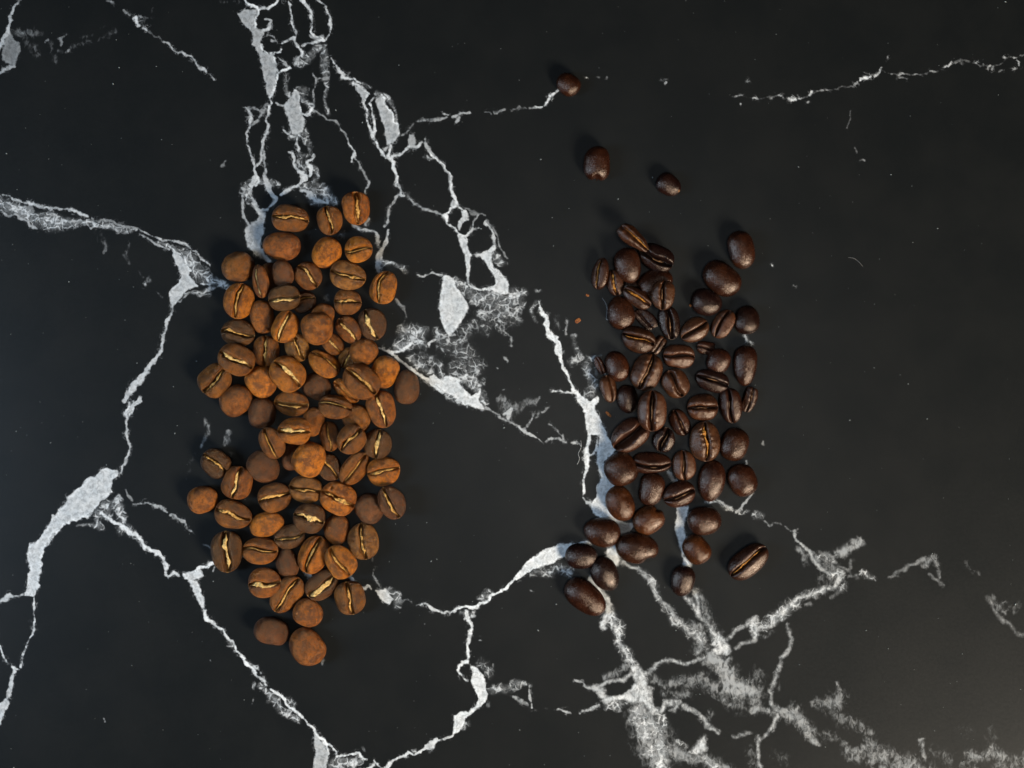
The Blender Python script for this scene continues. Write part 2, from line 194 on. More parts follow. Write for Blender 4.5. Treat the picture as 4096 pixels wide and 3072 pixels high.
# tile, kind (S solid stroke / P solid patch / L lace / K smoke), strength, points x y w ...
VEINS = '''
A S .7 180 0 5 130 50 10 95 130 14 70 220 14 45 300 22 15 380 24 -30 460 22
A P .42 80 290 130 330 175 370 185 450 160 510 130 580 60 560 20 520 20 460 40 380
A S .6 130 575 10 60 590 16 -20 630 18
A K .5 110 280 25 250 290 35 360 300 25
A K .4 240 370 30 300 450 40 320 500 25
A S .45 400 385 9 440 365 10
A K .35 450 400 25 470 480 25 470 530 20
A S .4 570 290 6 545 350 16 555 400 9
A K .4 520 460 15 600 450 15 660 410 20 780 380 25
A K .3 700 330 25 820 300 12
A S .5 612 445 9 614 446 9
A K .35 890 330 20 1030 285 18
A K .2 900 250 10 1010 165 12
A S .5 930 -10 5 960 20 11 1010 35 7
A S .8 985 0 8 1030 -20 14
A S .45 1110 95 6 1150 135 6
A S .85 1185 175 7 1215 175 12 1245 205 13
A S .7 1285 235 7 1310 240 9 1325 258 5
A S .3 1340 270 3 1380 310 6 1440 345 3
A S .72 1460 362 8 1490 385 9 1545 435 7 1580 465 9 1615 472 11 1650 510 8 1690 530 9 1740 580 7
A S .75 1755 600 9 1800 625 11 1830 648 6
A S .6 1870 680 5 1890 695 6
A K .3 1330 30 6 1340 160 14 1270 190 12
A S .4 1940 1460 4 1995 1405 8
B P .66 350 130 400 80 500 90 490 180 480 230 560 290 545 380 560 450 600 490 660 480 650 530 680 580 685 650 655 720 640 800 610 880 575 790 555 700 560 640 530 540 520 460 505 400 470 400 475 330 430 250 380 220
B S 1 390 -20 10 400 0 8 430 35 10 480 65 12 520 85 14 505 130 7 500 180 6 495 240 6
B S 1 550 380 8 560 450 9 600 492 8 650 478 8 690 450 10 695 430 10
B S 1 650 530 7 680 590 8 685 655 9
B S 1 780 600 9 740 645 9 695 665 10 660 710 8 645 790 8 625 870 12 625 930 9 605 985 8
B S .95 520 85 8 560 70 6 620 65 8 680 30 8 740 0 8 760 -20 8
B S .8 600 170 8 635 175 10 625 230 9 590 265 8 540 285 18
B S .6 600 300 6 650 300 8 670 350 9 640 360 6
B S .9 770 20 7 795 70 6 815 150 7 810 200 11 820 260 8 840 320 8 855 370 9 895 420 8 920 450 12 920 490 10
B S .75 730 380 11 790 365 9 830 340 14 850 370 14
B S .9 890 -20 25 930 40 16 950 80 9 960 150 6 990 200 6 1005 270 8 1025 320 9 1070 330 12 1100 350 10
B S .85 1060 -20 8 1090 50 5 1115 120 5 1140 190 6 1138 260 6 1125 320 6 1105 352 8
B S .85 920 400 6 970 380 8 1040 370 14 1100 355 12
B S .55 1000 320 10 1050 340 20 1080 310 12
B L .75 870 560 40 960 540 40 1050 440 45 1110 420 30 1120 500 20 1110 600 35 1130 700 30 1130 800 18 1110 900 22 1140 990 20
B S .6 690 520 6 720 550 6 750 590 8
B S .65 840 570 10 870 530 12 900 500 8
B S .55 1005 640 6 1015 700 8 1000 760 6 985 800 5 1010 870 5 1005 930 8
B S .5 1015 715 6 1070 710 5 1140 690 8
B L .7 770 690 25 760 780 30 800 850 30
B L .7 870 760 25 920 830 30 930 910 35 980 940 30
B P .7 830 800 855 780 885 850 890 960 900 1020 915 1060 910 1140 870 1185 810 1180 790 1100 750 980 740 930 800 880
B S .95 850 780 8 865 830 8 885 860 9 885 960 8 895 1020 10 940 1020 12 975 980 9 1000 940 8
B S .6 680 905 10 740 935 8
B L .75 780 1190 30 860 1200 40 930 1160 40 960 1180 30
B S .8 745 1160 9 790 1185 11 840 1190 9
B S .85 860 1200 8 848 1270 11 880 1330 9 885 1350 9
B L .65 920 1220 25 990 1270 30 1000 1340 20 940 1370 30 900 1380 30
B S .8 790 1360 9 830 1370 13 850 1420 13 870 1470 13 910 1520 26 930 1560 36 900 1600 20 850 1640 14 810 1659 12
B S .85 1030 1350 10 1010 1390 8 960 1420 14 970 1500 20 980 1540 26
B L .75 900 1440 40 1000 1480 30 1040 1540 20 1000 1640 30 1100 1640 30
B S .75 415 925 5 440 960 14 440 1030 12 430 1100 11 420 1180 9 430 1260 7 445 1340 7 470 1400 13 490 1470 12 495 1560 15 480 1620 32 460 1659 38
B S .5 430 940 14 500 980 8 530 1000 9 590 920 8
B S .55 450 1100 8 520 1030 11 600 930 9
B S .75 605 990 9 590 1050 8 605 1100 16 590 1160 18 605 1200 10 565 1250 12 575 1310 12 550 1370 14 560 1430 9 510 1470 9
B S .65 575 1310 11 585 1400 7 580 1490 9 600 1540 12 590 1590 14 620 1659 22
B S .9 495 1560 11 540 1610 14 510 1659 12
B L .7 400 1640 20 480 1600 30 640 1620 30 690 1640 20
B S .85 1170 510 4 1200 570 7 1240 620 11 1290 670 13 1270 690 14 1340 715 7 1380 705 12 1430 710 11
B P .7 1370 760 1440 750 1480 830 1470 860 1430 900 1415 860 1390 800
B S .95 1360 740 8 1410 740 13 1450 790 9 1478 840 9 1440 880 10 1445 950 7 1470 1030 5 1500 1110 5 1525 1160 8 1550 1230 9 1590 1310 8 1630 1390 7
B L .6 1430 700 20 1500 770 22
B S .9 1545 860 7 1500 930 8 1520 1000 7 1545 1080 8 1550 1160 8 1560 1230 7
B P .72 1560 880 1600 860 1640 920 1660 980 1700 1010 1700 1080 1740 1090 1765 1150 1755 1210 1710 1270 1660 1285 1640 1190 1610 1080 1575 970
B S 1 1600 860 9 1640 920 10 1650 980 9 1690 1010 10 1705 1080 10 1745 1085 12 1750 1140 12 1760 1200 9
B L .8 1560 820 20 1620 860 20 1690 920 20 1715 980 18 1745 1090 20
B S .9 1690 1290 12 1680 1340 11 1655 1380 9 1690 1400 11 1720 1440 12 1730 1500 12 1745 1560 10 1730 1620 11 1725 1659 11
B S .6 1610 1350 8 1630 1310 8 1680 1290 10
B S .8 1690 1400 9 1750 1380 10 1790 1350 10 1830 1330 14 1880 1300 20 1930 1290 18 1965 1265 10
B P .6 1855 1190 1900 1200 1905 1260 1870 1330 1840 1290
B S .6 1990 1240 12 2030 1310 18 2080 1350 16 2120 1400 13 2150 1460 15 2170 1530 14 2200 1600 11 2212 1640 11
B L .5 1980 1380 16 2030 1410 16
B S .5 1770 1200 5 1830 1180 6 1870 1120 8
B S .7 1955 1082 6 2010 1062 4
B S .5 2020 1055 3 2090 1038 6
B S .75 2150 1000 7 2212 1005 6
B S .5 1010 960 7 1060 990 7 1110 1030 9 1180 1070 10 1240 1120 7 1280 1170 10 1315 1240 10
B S .8 1315 1240 9 1350 1330 13 1365 1370 12 1340 1400 10 1345 1425 7
B S .5 1370 1390 5 1410 1450 7 1440 1540 7 1480 1600 9 1460 1659 7
B K .3 200 10 15 350 20 20
C L .95 -40 230 60 100 300 50 200 320 55 280 380 65 400 400 75 520 430 70 640 420 45 720 420 30 820 420 25 960 440 35 1080 480 26 1180 480 20
C S .75 30 180 4 80 200 7 130 235 7 200 240 8 270 240 14 340 265 9 440 295 10 520 300 9 600 300 8 700 330 8 760 365 11
C S .6 -20 310 9 60 340 9 150 370 12 240 400 12 270 460 10 340 480 10
C S .6 400 380 7 470 380 7 560 410 8 620 420 8 700 395 10 740 420 9 790 460 9 860 430 9 950 450 14 1060 480 10
C S .5 800 385 6 900 395 8 980 400 7 1040 430 8 1120 450 8 1220 470 8
C P .4 120 300 280 260 300 330 220 380 130 360
C S .7 1220 475 8 1290 510 7 1350 550 7 1440 585 8 1540 590 7 1620 605 12 1700 670 7 1780 740 6 1840 790 6
C S .6 1240 540 7 1330 590 8 1400 640 10 1500 680 10
C L .8 1360 600 12 1450 620 20 1540 660 30 1650 720 55 1720 830 75 1780 880 70 1860 930 45 1930 950 40 2000 960 32 2050 980 22
C P .78 1520 650 1560 680 1610 740 1650 810 1690 830 1670 880 1720 930 1750 980 1650 1010 1610 1080 1550 1150 1510 1180 1505 1020 1560 960 1600 900 1570 820 1525 740
C S .72 1515 1170 12 1500 1240 12 1475 1310 14 1450 1390 15 1445 1470 11 1430 1560 13 1400 1620 16 1385 1659 17
C S .95 1520 650 12 1560 690 8 1610 740 8 1650 820 8 1690 835 10
C S .95 1670 890 7 1740 970 8
C S .9 1800 880 7 1850 950 10 1870 960 9
C S .9 1780 940 14 1850 970 10
C L .65 1650 1040 18 1720 1040 22 1820 1030 28 1880 1000 24
C S .5 1590 1130 8 1640 1080 9 1680 1040 7 1780 1050 5 1870 1060 5
C K .3 830 440 40 900 560 35 940 650 22
C S .3 930 610 10 940 665 14
C K .4 1140 610 16 1110 700 20 1155 770 12
C S .7 1290 962 11 1300 958 9
C K .5 1300 950 14 1330 915 20
C K .3 1230 850 12 1260 900 8
C K .35 1380 1020 8 1450 1070 10
C K .25 1890 1450 10 1860 1560 8
C S .76 1385 1650 17 1310 1740 30 1220 1840 34 1130 1930 26 1110 1990 24
D S .76 1235 -20 26 1220 0 25 1170 60 25 1110 110 20 1130 160 11 1115 210 8 1130 280 7 1125 350 8 1135 420 11 1125 490 11 1100 540 9 1060 590 7 1040 640 9
D S 1 1185 -10 5 1110 90 6 1098 125 5
D S 1 1235 15 5 1150 120 6 1120 190 5
D P .84 890 620 940 600 1030 620 1030 670 1000 700 985 800 960 860 880 920 820 1000 700 1040 600 1080 530 1130 460 1190 400 1290 370 1350 360 1450 350 1600 340 1680 240 1680 265 1500 240 1360 265 1280 330 1270 400 1150 450 1060 490 1020 560 930 600 860 700 780 830 670
D S .95 990 790 6 960 860 7 880 920 7 820 1005 7 700 1035 7 600 1080 7 460 1190 7 390 1310 7 360 1380 8 355 1500 8 345 1650 8
D S .9 490 1025 8 560 925 7 610 860 7 700 785 7 830 670 8
D S .7 450 1020 8 455 1055 10
D L .9 960 960 65 1050 900 45 1080 960 40 1100 1060 45 1080 1150 40
D L .8 960 1010 50 860 1000 30 880 1110 36 790 1100 26 680 1100 14
D S .9 900 1000 10 980 1040 14 1040 1090 16 1090 1130 18 1150 1160 16 1210 1200 14 1260 1270 14 1310 1340 14 1360 1380 17 1400 1390 17
D L .6 1130 1130 40 1200 1200 32 1260 1280 22
D S .85 1340 1360 12 1400 1365 12 1430 1400 12 1480 1460 20 1470 1520 12 1490 1560 14 1560 1540 18 1590 1570 10
D S .85 1430 1410 14 1450 1470 10 1490 1570 10
D S .95 1630 1550 18 1700 1540 14 1760 1500 12 1830 1490 11 1890 1465 9 1960 1430 9
D P .85 1610 1550 1660 1520 1780 1510 1800 1560 1700 1600 1640 1590
D S .9 1680 1610 18 1720 1640 20 1740 1659 22
D S .6 1915 1500 7 1905 1530 6
D S .45 1130 785 8 1150 850 9 1170 880 7
D S .6 1180 915 6 1280 900 7 1350 930 7 1410 970 12 1460 1005 9
D S .6 1490 1020 6 1550 1045 8 1610 1080 7 1650 1120 7
D S .6 1660 1145 3 1690 1170 7 1705 1190 5
D S .35 1810 1270 4 1870 1310 6
D K .55 1800 170 12 1830 230 24 1800 340 22 1770 390 15
D K .6 2000 270 12 1990 370 22 1990 410 16
D K .3 1700 480 18 1670 600 15 1640 700 12
D K .25 2040 480 30 2090 500 30
E S .55 50 70 7 90 130 8 120 220 7 150 270 13 135 330 8 130 390 7
E S .9 280 0 14 310 60 8
E S .9 350 0 12 345 60 14 390 110 14 410 190 11 410 260 11 400 330 10
E S .85 400 340 9 430 360 14 435 410 16 480 410 8
E S .6 410 410 8 380 480 7 340 570 8 310 625 10 285 660 6
E L .65 440 410 28 500 400 32 540 430 18
E S .6 540 440 11 580 475 9 650 510 13 730 540 10 810 570 12
E S .95 720 0 18 770 50 12 820 110 15 840 180 14 870 250 9 900 320 14 920 380 11 940 440 12 960 480 11
E L .5 680 60 28 750 60 25
E S 1 960 480 11 900 510 14 870 560 10 820 575 12 790 560 8
E P .75 930 440 960 480 900 510 880 480 910 440
E S .95 840 580 10 870 640 9 920 690 10 950 720 12 1020 770 10
E S .95 970 500 9 1030 540 10 1050 580 12
E P .82 985 520 1050 560 1055 610 1000 640 975 710 950 680 960 640 1010 590 990 550
E S .9 1020 770 8 1080 730 9 1110 690 7 1150 690 11
E S .7 1110 690 6 1110 620 7 1150 580 7
E S .4 960 480 4 1060 520 4 1120 560 6 1200 600 5
E P .85 950 740 1010 770 1040 830 1065 910 1060 1000 1055 1090 1050 1170 1040 1170 1020 1060 1010 930 980 830
E S .95 1020 770 8 1045 860 8 1062 930 8
E S .95 1040 1090 12 1040 1160 10 1070 1210 10 1130 1230 10 1220 1240 10 1280 1210 12
E S .8 1220 640 7 1240 690 10 1260 760 9 1290 840 10 1280 890 12 1210 890 12 1160 930 12 1110 945 6
E P .88 1290 820 1300 870 1250 920 1260 990 1270 1040 1330 1080 1370 1120 1410 1200 1400 1270 1330 1280 1230 1240 1280 1200 1270 1110 1220 1040 1160 940 1220 880
E L .75 1260 900 28 1310 960 48 1340 1000 38
E S .5 1230 640 8 1270 700 7 1310 780 7 1345 860 6 1380 930 5 1400 970 6
E P .88 810 1130 850 1110 920 1140 950 1210 1000 1280 1035 1370 1030 1420 990 1500 940 1600 880 1650 840 1600 790 1480 780 1400 800 1330 815 1230
E S .75 600 1120 4 660 1130 6 720 1100 8 760 1120 9 810 1115 8
E L .85 930 1150 35 1040 1210 55 1100 1300 65 1200 1320 85 1330 1350 105 1450 1300 80 1540 1260 35
E L .65 1150 1450 65 1300 1450 75 1430 1450 65 1520 1350 40
E L .5 1000 1620 60 1080 1540 60
E L .55 1300 1550 40 1350 1630 25
E L .6 1640 1240 20 1690 1240 15
E L .55 1640 1340 25 1600 1400 25 1620 1500 20
E S .95 1660 1330 7 1690 1400 11 1720 1470 18 1740 1520 30 1740 1580 22 1770 1620 22 1820 1659 20
E K .4 1820 1480 18 1830 1560 15
E S .55 1910 1500 5 1912 1610 8
E S .4 1965 1640 15 1985 1645 15
E L .7 500 1580 30 560 1600 60 640 1620 50
E L .6 780 1640 40 820 1630 30
E S .4 400 1310 10 430 1350 8 470 1390 7 485 1450 6 500 1490 5
E S .7 320 700 10 310 780 12 290 870 14 260 940 22 250 1020 26 280 1060 18
E S .6 40 670 10 100 700 10 200 700 16 240 760 13 240 850 10
E L .65 300 980 20 400 1000 18 460 1040 22 510 1070 18
F L .95 230 120 20 260 200 55 320 180 65 430 180 45
F L .95 200 290 45 300 270 55 420 260 45
F S .9 40 300 10 90 320 13 150 350 16 250 310 15 340 270 15 400 240 8
F S .9 150 360 15 210 420 14 280 470 15 340 520 15 400 570 14 470 610 17 540 670 20 600 700 17
F L .8 320 400 48 400 480 46 480 540 38
F L .65 540 170 38 620 200 28
F L .5 600 300 60 700 300 60 780 220 60 850 180 50
F L .55 860 350 60 760 450 70 900 520 60
F L .65 560 470 38 590 540 40
F L .5 960 600 30 980 640 20
F L .55 620 240 90 760 330 120 860 460 90
F L .5 420 380 60 520 430 60
F L .45 950 120 80 1100 60 90 1230 60 60
F L .5 700 520 70 800 600 60
F S .7 470 290 5 540 240 8 640 215 7 700 180 5
F P .9 620 560 740 570 760 640 800 700 850 740 900 710 940 690 920 760 960 850 930 850 840 810 790 820 760 780 700 740 620 700 500 640 470 570 520 550 600 600
F L .9 780 560 50 850 620 60 930 700 40 970 780 36
F L .9 520 600 60 620 650 60 700 740 50 800 790 40
F S .55 960 840 12 1010 860 7 1070 895 7 1140 930 8 1220 970 8 1260 985 5
F K .65 1110 760 28 1180 860 60 1230 840 40
F S .7 1150 880 20 1200 860 28 1190 930 14
F K .6 1280 860 12 1350 800 30 1400 790 30 1450 740 10
F S .55 1390 880 6 1370 930 10 1340 1000 6 1320 1015 7
F S .45 1540 845 7 1480 880 8 1440 880 5 1410 920 10
F S .7 1280 1000 8 1310 1030 12 1370 1075 8 1430 1115 6 1470 1130 5
F S .6 1510 1125 4 1560 1115 11 1600 1130 9 1690 1143 5
F S .5 1530 980 6 1600 1040 5 1630 1090 7 1660 1140 7
F S .7 1730 1155 5 1790 1150 7 1815 1165 4
F S .85 1560 712 5 1640 712 6 1740 700 8 1800 700 13
F S .95 1480 0 11 1500 60 30 1490 110 22 1520 180 26 1570 230 28 1600 280 30 1620 340 34 1640 420 17 1660 490 12 1700 540 12 1740 620 12 1770 680 14 1830 740 26
F P .93 1780 690 1850 740 1900 780 1970 740 1975 790 1940 830 1970 900 2010 980 2040 1060 2090 1150 2140 1200 2080 1270 2010 1290 1960 1340 1960 1240 1985 1180 1980 1090 1900 1090 1890 1250 1880 1400 1850 1470 1862 1600 1845 1600 1830 1480 1845 1350 1860 1200 1870 1080 1860 920 1830 850 1790 760
F S .93 1960 1090 9 1965 1180 8 1935 1230 9 1890 1250 8
F P .9 1970 1350 2010 1340 2030 1450 2070 1480 2110 1530 2050 1600 2050 1700 1960 1700 1965 1560 2000 1470 1970 1400
F L .6 1750 200 18 1760 240 18 1770 330 30 1820 400 45 1750 450 45
F L .6 1900 400 30 2000 380 20
F L .8 1880 460 36 1880 560 36 1920 640 55 1900 720 45
F L .6 1960 560 30 1950 480 30
F S .5 1690 60 6 1690 180 9
F S .5 1130 400 8 1165 430 10
F S .6 1080 485 7 1081 488 7
F S .8 1118 672 9 1119 675 8
F S .5 1120 80 7 1140 160 7 1190 220 8 1185 295 10
G K .5 200 600 12 200 650 10
G S .45 240 720 6 220 770 7 250 840 7 290 890 8
G S .65 0 820 7 60 845 7 110 865 7 150 855 14 180 885 5
G P .82 220 900 340 905 350 960 380 990 340 1030 300 1000 260 960
G L .8 350 930 38 400 990 32 400 1050 38 430 1020 22
G S .4 430 1000 7 470 1005 9 540 1015 5
G S .8 620 1020 12 680 1030 8 740 1070 10 800 1075 6 870 1095 6 900 1090 5 950 1085 10
G S .95 900 1090 6 980 1075 15 1060 1070 18 1130 1060 19 1190 1010 17 1250 960 17 1310 940 14 1370 910 19 1420 860 23 1460 810 16 1520 760 24
G P .93 1450 800 1540 700 1620 620 1720 550 1850 520 1960 500 2100 490 2130 500 1960 560 1900 605 1820 650 1720 690 1640 730 1540 790 1470 830
G L .7 1150 980 28 1200 930 28 1260 920 18
G L .65 1640 770 36 1750 740 56 1850 700 64 1950 740 46
G L .6 980 1120 18 1080 1130 22 1120 1100 13
G S .9 1040 1110 15 1035 1160 19 1045 1220 13 1055 1290 10 1055 1340 11 1035 1370 11 1040 1440 15 1055 1520 13 1050 1560 14 1010 1560 14 960 1590 10 935 1625 8 960 1650 9
G S .6 1145 1352 11 1155 1348 11
G L .5 1170 1560 50 1230 1640 45
G S .4 1270 1550 9 1265 1575 9
G S .5 1605 935 7 1610 936 7
I S .9 1890 760 16 1830 760 14 1780 800 10 1770 830 8 1820 870 7 1870 905 6
I P .9 1900 790 1950 800 2000 860 2020 940 2050 1020 2030 1080 1960 1140 1900 1200 1850 1230 1850 1280 1800 1340 1730 1370 1750 1290 1760 1220 1800 1180 1880 1170 1940 1110 1960 1050 1920 960 1890 910 1910 850
I S .85 1730 1370 8 1650 1410 8 1600 1440 12 1540 1480 12 1480 1510 10 1420 1530 8 1360 1530 18 1300 1570 11 1230 1600 10 1180 1630 10 1140 1640 7 1080 1615 5
I P .8 1500 1450 1540 1440 1610 1400 1640 1420 1560 1480 1480 1510
I L .6 1870 1270 25 1830 1340 20
I L .5 1400 1510 20 1430 1500 16
I L .55 2000 800 28 2030 850 23
I L .7 2080 980 38 2160 970 46 2200 1000 28
I K .5 2050 1110 15 2060 1090 12
I S .5 0 760 7 50 790 7 100 850 7
I S .8 0 790 7 60 870 12 110 910 14 160 960 9
I S .9 180 990 10 230 1030 13 300 1080 11 350 1140 11 410 1175 13 460 1220 10 520 1290 8 550 1340 13 590 1390 10 630 1460 9 660 1510 7
I L .8 100 960 26 200 1080 42 260 1150 36 340 1190 36 410 1240 30
I L .6 330 1070 36 370 1100 30
I L .6 40 960 16 20 980 12
I P .68 550 1340 590 1400 640 1480 670 1530 660 1700 545 1700 540 1580 560 1500 555 1430
I S 1 555 1350 8 600 1400 8 640 1470 8 665 1530 7
I S .95 660 1470 12 700 1500 10 730 1540 10
I S .9 740 1570 12 780 1530 13 860 1530 13 940 1550 13 980 1590 12 1010 1610 7
I L .95 720 1620 50 800 1600 50 880 1620 50 960 1610 30
I K .5 980 1500 16 990 1530 14
I S .35 625 740 8 620 770 6
H P .86 255 -20 345 -20 320 100 295 190 215 180 250 100
H S .95 340 0 6 325 90 6 293 185 7
H S .7 210 170 11 150 170 11 90 160 22 60 195 22 -20 230 12
H S .85 295 200 6 300 270 10 295 350 7 270 440 12 265 530 9 240 610 8 210 690 8 165 790 8
H S .8 -20 590 7 0 620 6 25 690 5 60 755 5
H S .8 90 775 8 120 810 14 150 820 5
H S .75 120 840 12 95 920 17 85 990 22 60 1050 16
H P .76 50 1050 75 1100 40 1180 0 1260 -40 1300 -40 1100 20 1080
H P .82 1620 60 1680 60 1730 130 1750 200 1740 310 1690 220 1670 150
H S .9 1740 320 6 1775 370 14 1800 380 6 1840 410 9 1890 455 12 1920 460 7 1935 490 9 1975 550 11 2010 600 8 2020 650 13 2050 690 7 2090 720 9 2130 760 13 2180 820 12 2212 860 10
H L .7 1970 560 18 2010 660 18
H L .7 2150 770 28 2200 800 28
H S .6 1795 720 6 1800 740 4
H S .4 900 1220 6 912 1250 4
H S .4 2168 1070 3 2155 1115 4
H S .5 2200 940 10 2180 970 9
J S .85 890 350 17 880 430 15 905 460 10
J L .9 970 340 25 990 420 42 1010 500 46 1010 600 36 1070 660 46 1110 740 50 1160 800 46
J S .7 960 400 14 980 480 17 1010 560 17 1040 640 17 1080 700 20 1150 760 16
J P .86 1120 800 1190 780 1250 840 1270 940 1290 1010 1310 1080 1330 1160 1300 1180 1240 1100 1120 1100 1060 1070 950 1080 900 1110 880 1070 930 1040 1050 1040 1110 990 1160 920 1140 860
J S .85 1260 830 7 1340 790 9 1400 750 11 1480 745 8 1600 755 6 1700 720 7 1780 685 8 1850 660 13 1920 640 20 1950 600 25
J P .88 1880 500 1950 560 1980 640 1960 690 1850 680 1820 640 1870 600 1810 590
J L .8 1850 560 50 1920 650 60
J S .7 630 905 5 660 915 9 720 935 8 780 960 11 830 960 25 870 980 26 900 1030 17 930 1060 22
J S .7 850 950 12 930 930 16 1020 910 8 1080 880 10 1110 860 15
J K .6 900 890 20 980 870 30 1050 810 25 1100 800 30
J L .95 1180 1180 80 1250 1280 90 1300 1380 100 1330 1480 100 1360 1560 85 1380 1650 60
J K .8 1200 1180 90 1280 1300 110 1320 1440 120 1370 1600 90
J L .8 920 1110 38 1030 1110 38
J L .8 1380 1200 55 1420 1280 45
J S .8 1290 960 17 1290 1040 17 1310 1110 19 1340 1170 21 1420 1150 17 1440 1100 13 1490 1085 13 1540 1100 12 1490 1160 13
J S .8 1350 1500 18 1390 1580 16 1360 1640 14 1355 1700 16
J S .75 1580 1130 7 1640 1165 9 1700 1220 8 1760 1270 11 1800 1310 14 1860 1355 10
J K .5 1800 1190 28 1780 1260 23
J S .65 500 1150 7 560 1160 7 620 1172 5
J S .75 700 1175 5 750 1150 10 800 1125 11 850 1105 8
J S .6 2000 1380 7 2080 1365 8 2160 1360 9
J L .65 0 960 38 60 970 38 150 940 45 230 940 18
J S .5 110 1030 7 170 1080 8 240 1125 6
J S .6 265 950 6 260 1010 8 270 1080 8 290 1130 13
J K .35 330 1155 12 400 1135 12
J S .62 1220 0 16 1270 40 18 1330 110 28 1380 190 18 1430 240 13 1480 320 13 1490 380 22 1560 420 20 1640 490 24 1700 540 24 1740 600 18 1690 680 10
J L .6 1330 110 40 1500 400 40 1600 450 50 1720 560 50
J K .6 1640 440 50 1700 440 36 1730 520 36 1750 640 60
J S .8 1570 185 8 1640 230 14 1680 300 17 1710 360 18 1760 410 15 1820 470 17 1860 520 18
J S .75 1660 150 22 1690 220 22 1700 320 22
J K .6 1690 200 45 1740 340 50 1850 500 50
J K .85 1830 700 60 1900 760 60 1950 860 70 1960 960 60 2060 980 60 2150 1000 60
J K .55 1480 930 40 1600 930 50 1720 900 60 1830 960 60 1950 1050 60 2100 1100 60 2200 1100 60
J K .5 1300 860 30 1400 930 30 1450 1030 30 1590 1040 30 1610 960 25
J S .75 1960 540 8 2010 485 11 2090 440 13 2160 400 22 2200 380 24
J S .6 2030 605 8 2080 580 16 2150 560 10 2212 530 15
J S .85 2160 470 9 2190 510 20 2212 520 20
J P .82 1625 1520 1700 1440 1755 1380 1760 1440 1780 1490 1730 1530
J L .65 1540 1450 28 1600 1480 23
J K .7 1480 1540 60 1620 1570 50 1760 1560 40 1800 1620 50 1880 1650 30
J L .7 1780 1590 40 1850 1650 40
J K .5 2150 1540 40 2180 1620 40
K S .8 0 400 20 40 440 24 50 500 22 100 440 18 180 420 16 230 350 24 300 300 24 370 230 24 410 190 18 500 170 14 560 130 17 620 95 12 700 100 6 750 60 22 760 20 22 790 0 22
K L .85 0 440 50 100 440 45 230 360 55 370 250 55 430 190 35 560 130 36 620 95 28
K K .6 750 30 50 700 0 50 620 20 40
K S .55 0 560 7 60 545 7
K K .4 100 540 16 190 480 20
K S .5 480 265 6 515 245 7
K S .4 690 185 7 750 155 9 800 120 16
K S .45 860 30 4 940 15 5
K L .6 990 10 20 1050 20 25
K S .4 1190 5 3 1290 0 4
K S .7 310 440 4 315 490 7 335 570 8 315 640 9 275 700 13 255 760 7 230 840 7 205 910 15 190 960 10 175 1010 14 190 1100 11 215 1180 14 220 1240 13 195 1310 11 150 1360 10 100 1395 8 70 1400 16 80 1470 14 75 1560 14 70 1620 14 90 1680 16
K K .5 60 880 60 80 1000 50 60 1140 50
K K .4 230 940 30 240 1000 20
K K .75 30 1150 20 150 1170 30 250 1180 40 350 1210 50 390 1150 45 440 1270 50 500 1330 50 550 1400 35 590 1450 15
K K .6 560 1080 30 660 1110 60 740 1090 70 770 1000 36 760 910 15
K K .5 750 1200 40 850 1260 50 960 1310 40 1050 1370 30
K K .45 660 1360 50 740 1400 40
K K .6 830 1500 50 900 1550 60 1010 1460 50 1060 1560 80 1180 1560 70 1250 1620 60 1400 1610 50
K K .6 1470 1400 18 1460 1480 18 1500 1580 13
K K .35 1560 1540 60 1700 1560 60
K K .35 1840 1340 45 1860 1350 45
K K .6 1880 1540 45 1990 1590 38 2080 1510 45 2180 1560 45
K K .3 2050 1350 40 2080 1400 40
K K .45 1850 1620 40 1900 1700 40
K K .3 240 1540 50 300 1580 50
K S .4 1550 0 10 1600 40 10 1650 80 6
K S .42 2030 190 11 2070 240 12 2110 300 12 2150 370 12 2190 410 15
K K .45 2110 290 20 2150 250 18 2212 240 20
L P .88 210 360 300 360 290 430 270 560 290 640 260 760 320 820 300 880 260 830 240 700 205 560 215 440
L L .6 430 320 12 500 330 14 560 320 28 600 360 23 650 370 18
L S .55 540 310 7 570 320 13 620 370 7
L S .55 690 395 9 740 365 13 790 340 15 820 300 8 830 270 5
L L .6 720 400 20 800 400 14
L L .7 850 430 24 900 430 24
L S .4 930 470 6 960 490 7 1040 495 7 1050 510 5
L S .35 1080 520 4 1150 550 6
L S .6 1170 550 13 1190 600 11 1240 650 12 1290 700 20 1320 760 15 1370 830 26 1410 870 17 1450 900 11
L K .6 1200 690 25 1260 750 30 1270 810 20
L K .55 1380 760 60 1480 770 50 1450 850 50
L L .5 1380 760 50 1480 780 50
L K .85 1530 740 28 1590 700 33 1650 650 38 1690 630 33
L S .4 1440 850 6 1520 855 6 1590 865 5 1625 855 5 1610 790 7
L S .35 1590 870 4 1630 920 4
L S .75 1510 950 26 1500 990 20 1540 900 16
L L .7 1520 930 48 1460 900 28
L L .6 1540 1010 38 1560 990 30
L S .4 1600 940 5 1640 925 5 1690 925 4
L L .7 1730 900 28 1790 930 32
L S .45 1940 915 3 2000 880 8 2080 840 14 2160 820 15 2212 800 22
L K .6 1390 1000 40 1330 1040 30 1260 1070 20
R K .7 1998 1225 4 2015 1208 6 2025 1222 7
R K .5 2025 1225 5 2034 1248 4
R K .4 2085 1210 5 2090 1235 4 2110 1240 4
R K .4 2140 1290 5 2170 1320 8 2200 1310 7
M S .30 480 426 .8 600 436 1.6 720 432 1.8 840 430 2 940 404 1.8 1060 380 1.5 1200 352 1.6 1290 305 2 1372 268 1.6 1480 288 1.2 1600 281 1.4 1700 264 1.4 1790 222 1.4 1920 214 1.2 2045 236 1.2 2110 196 1.2 2212 180 1.4
M S .6 78 322 4 80 322 4
M S .75 102 337 7 103 337 7
M S .7 572 322 4 573 322 4
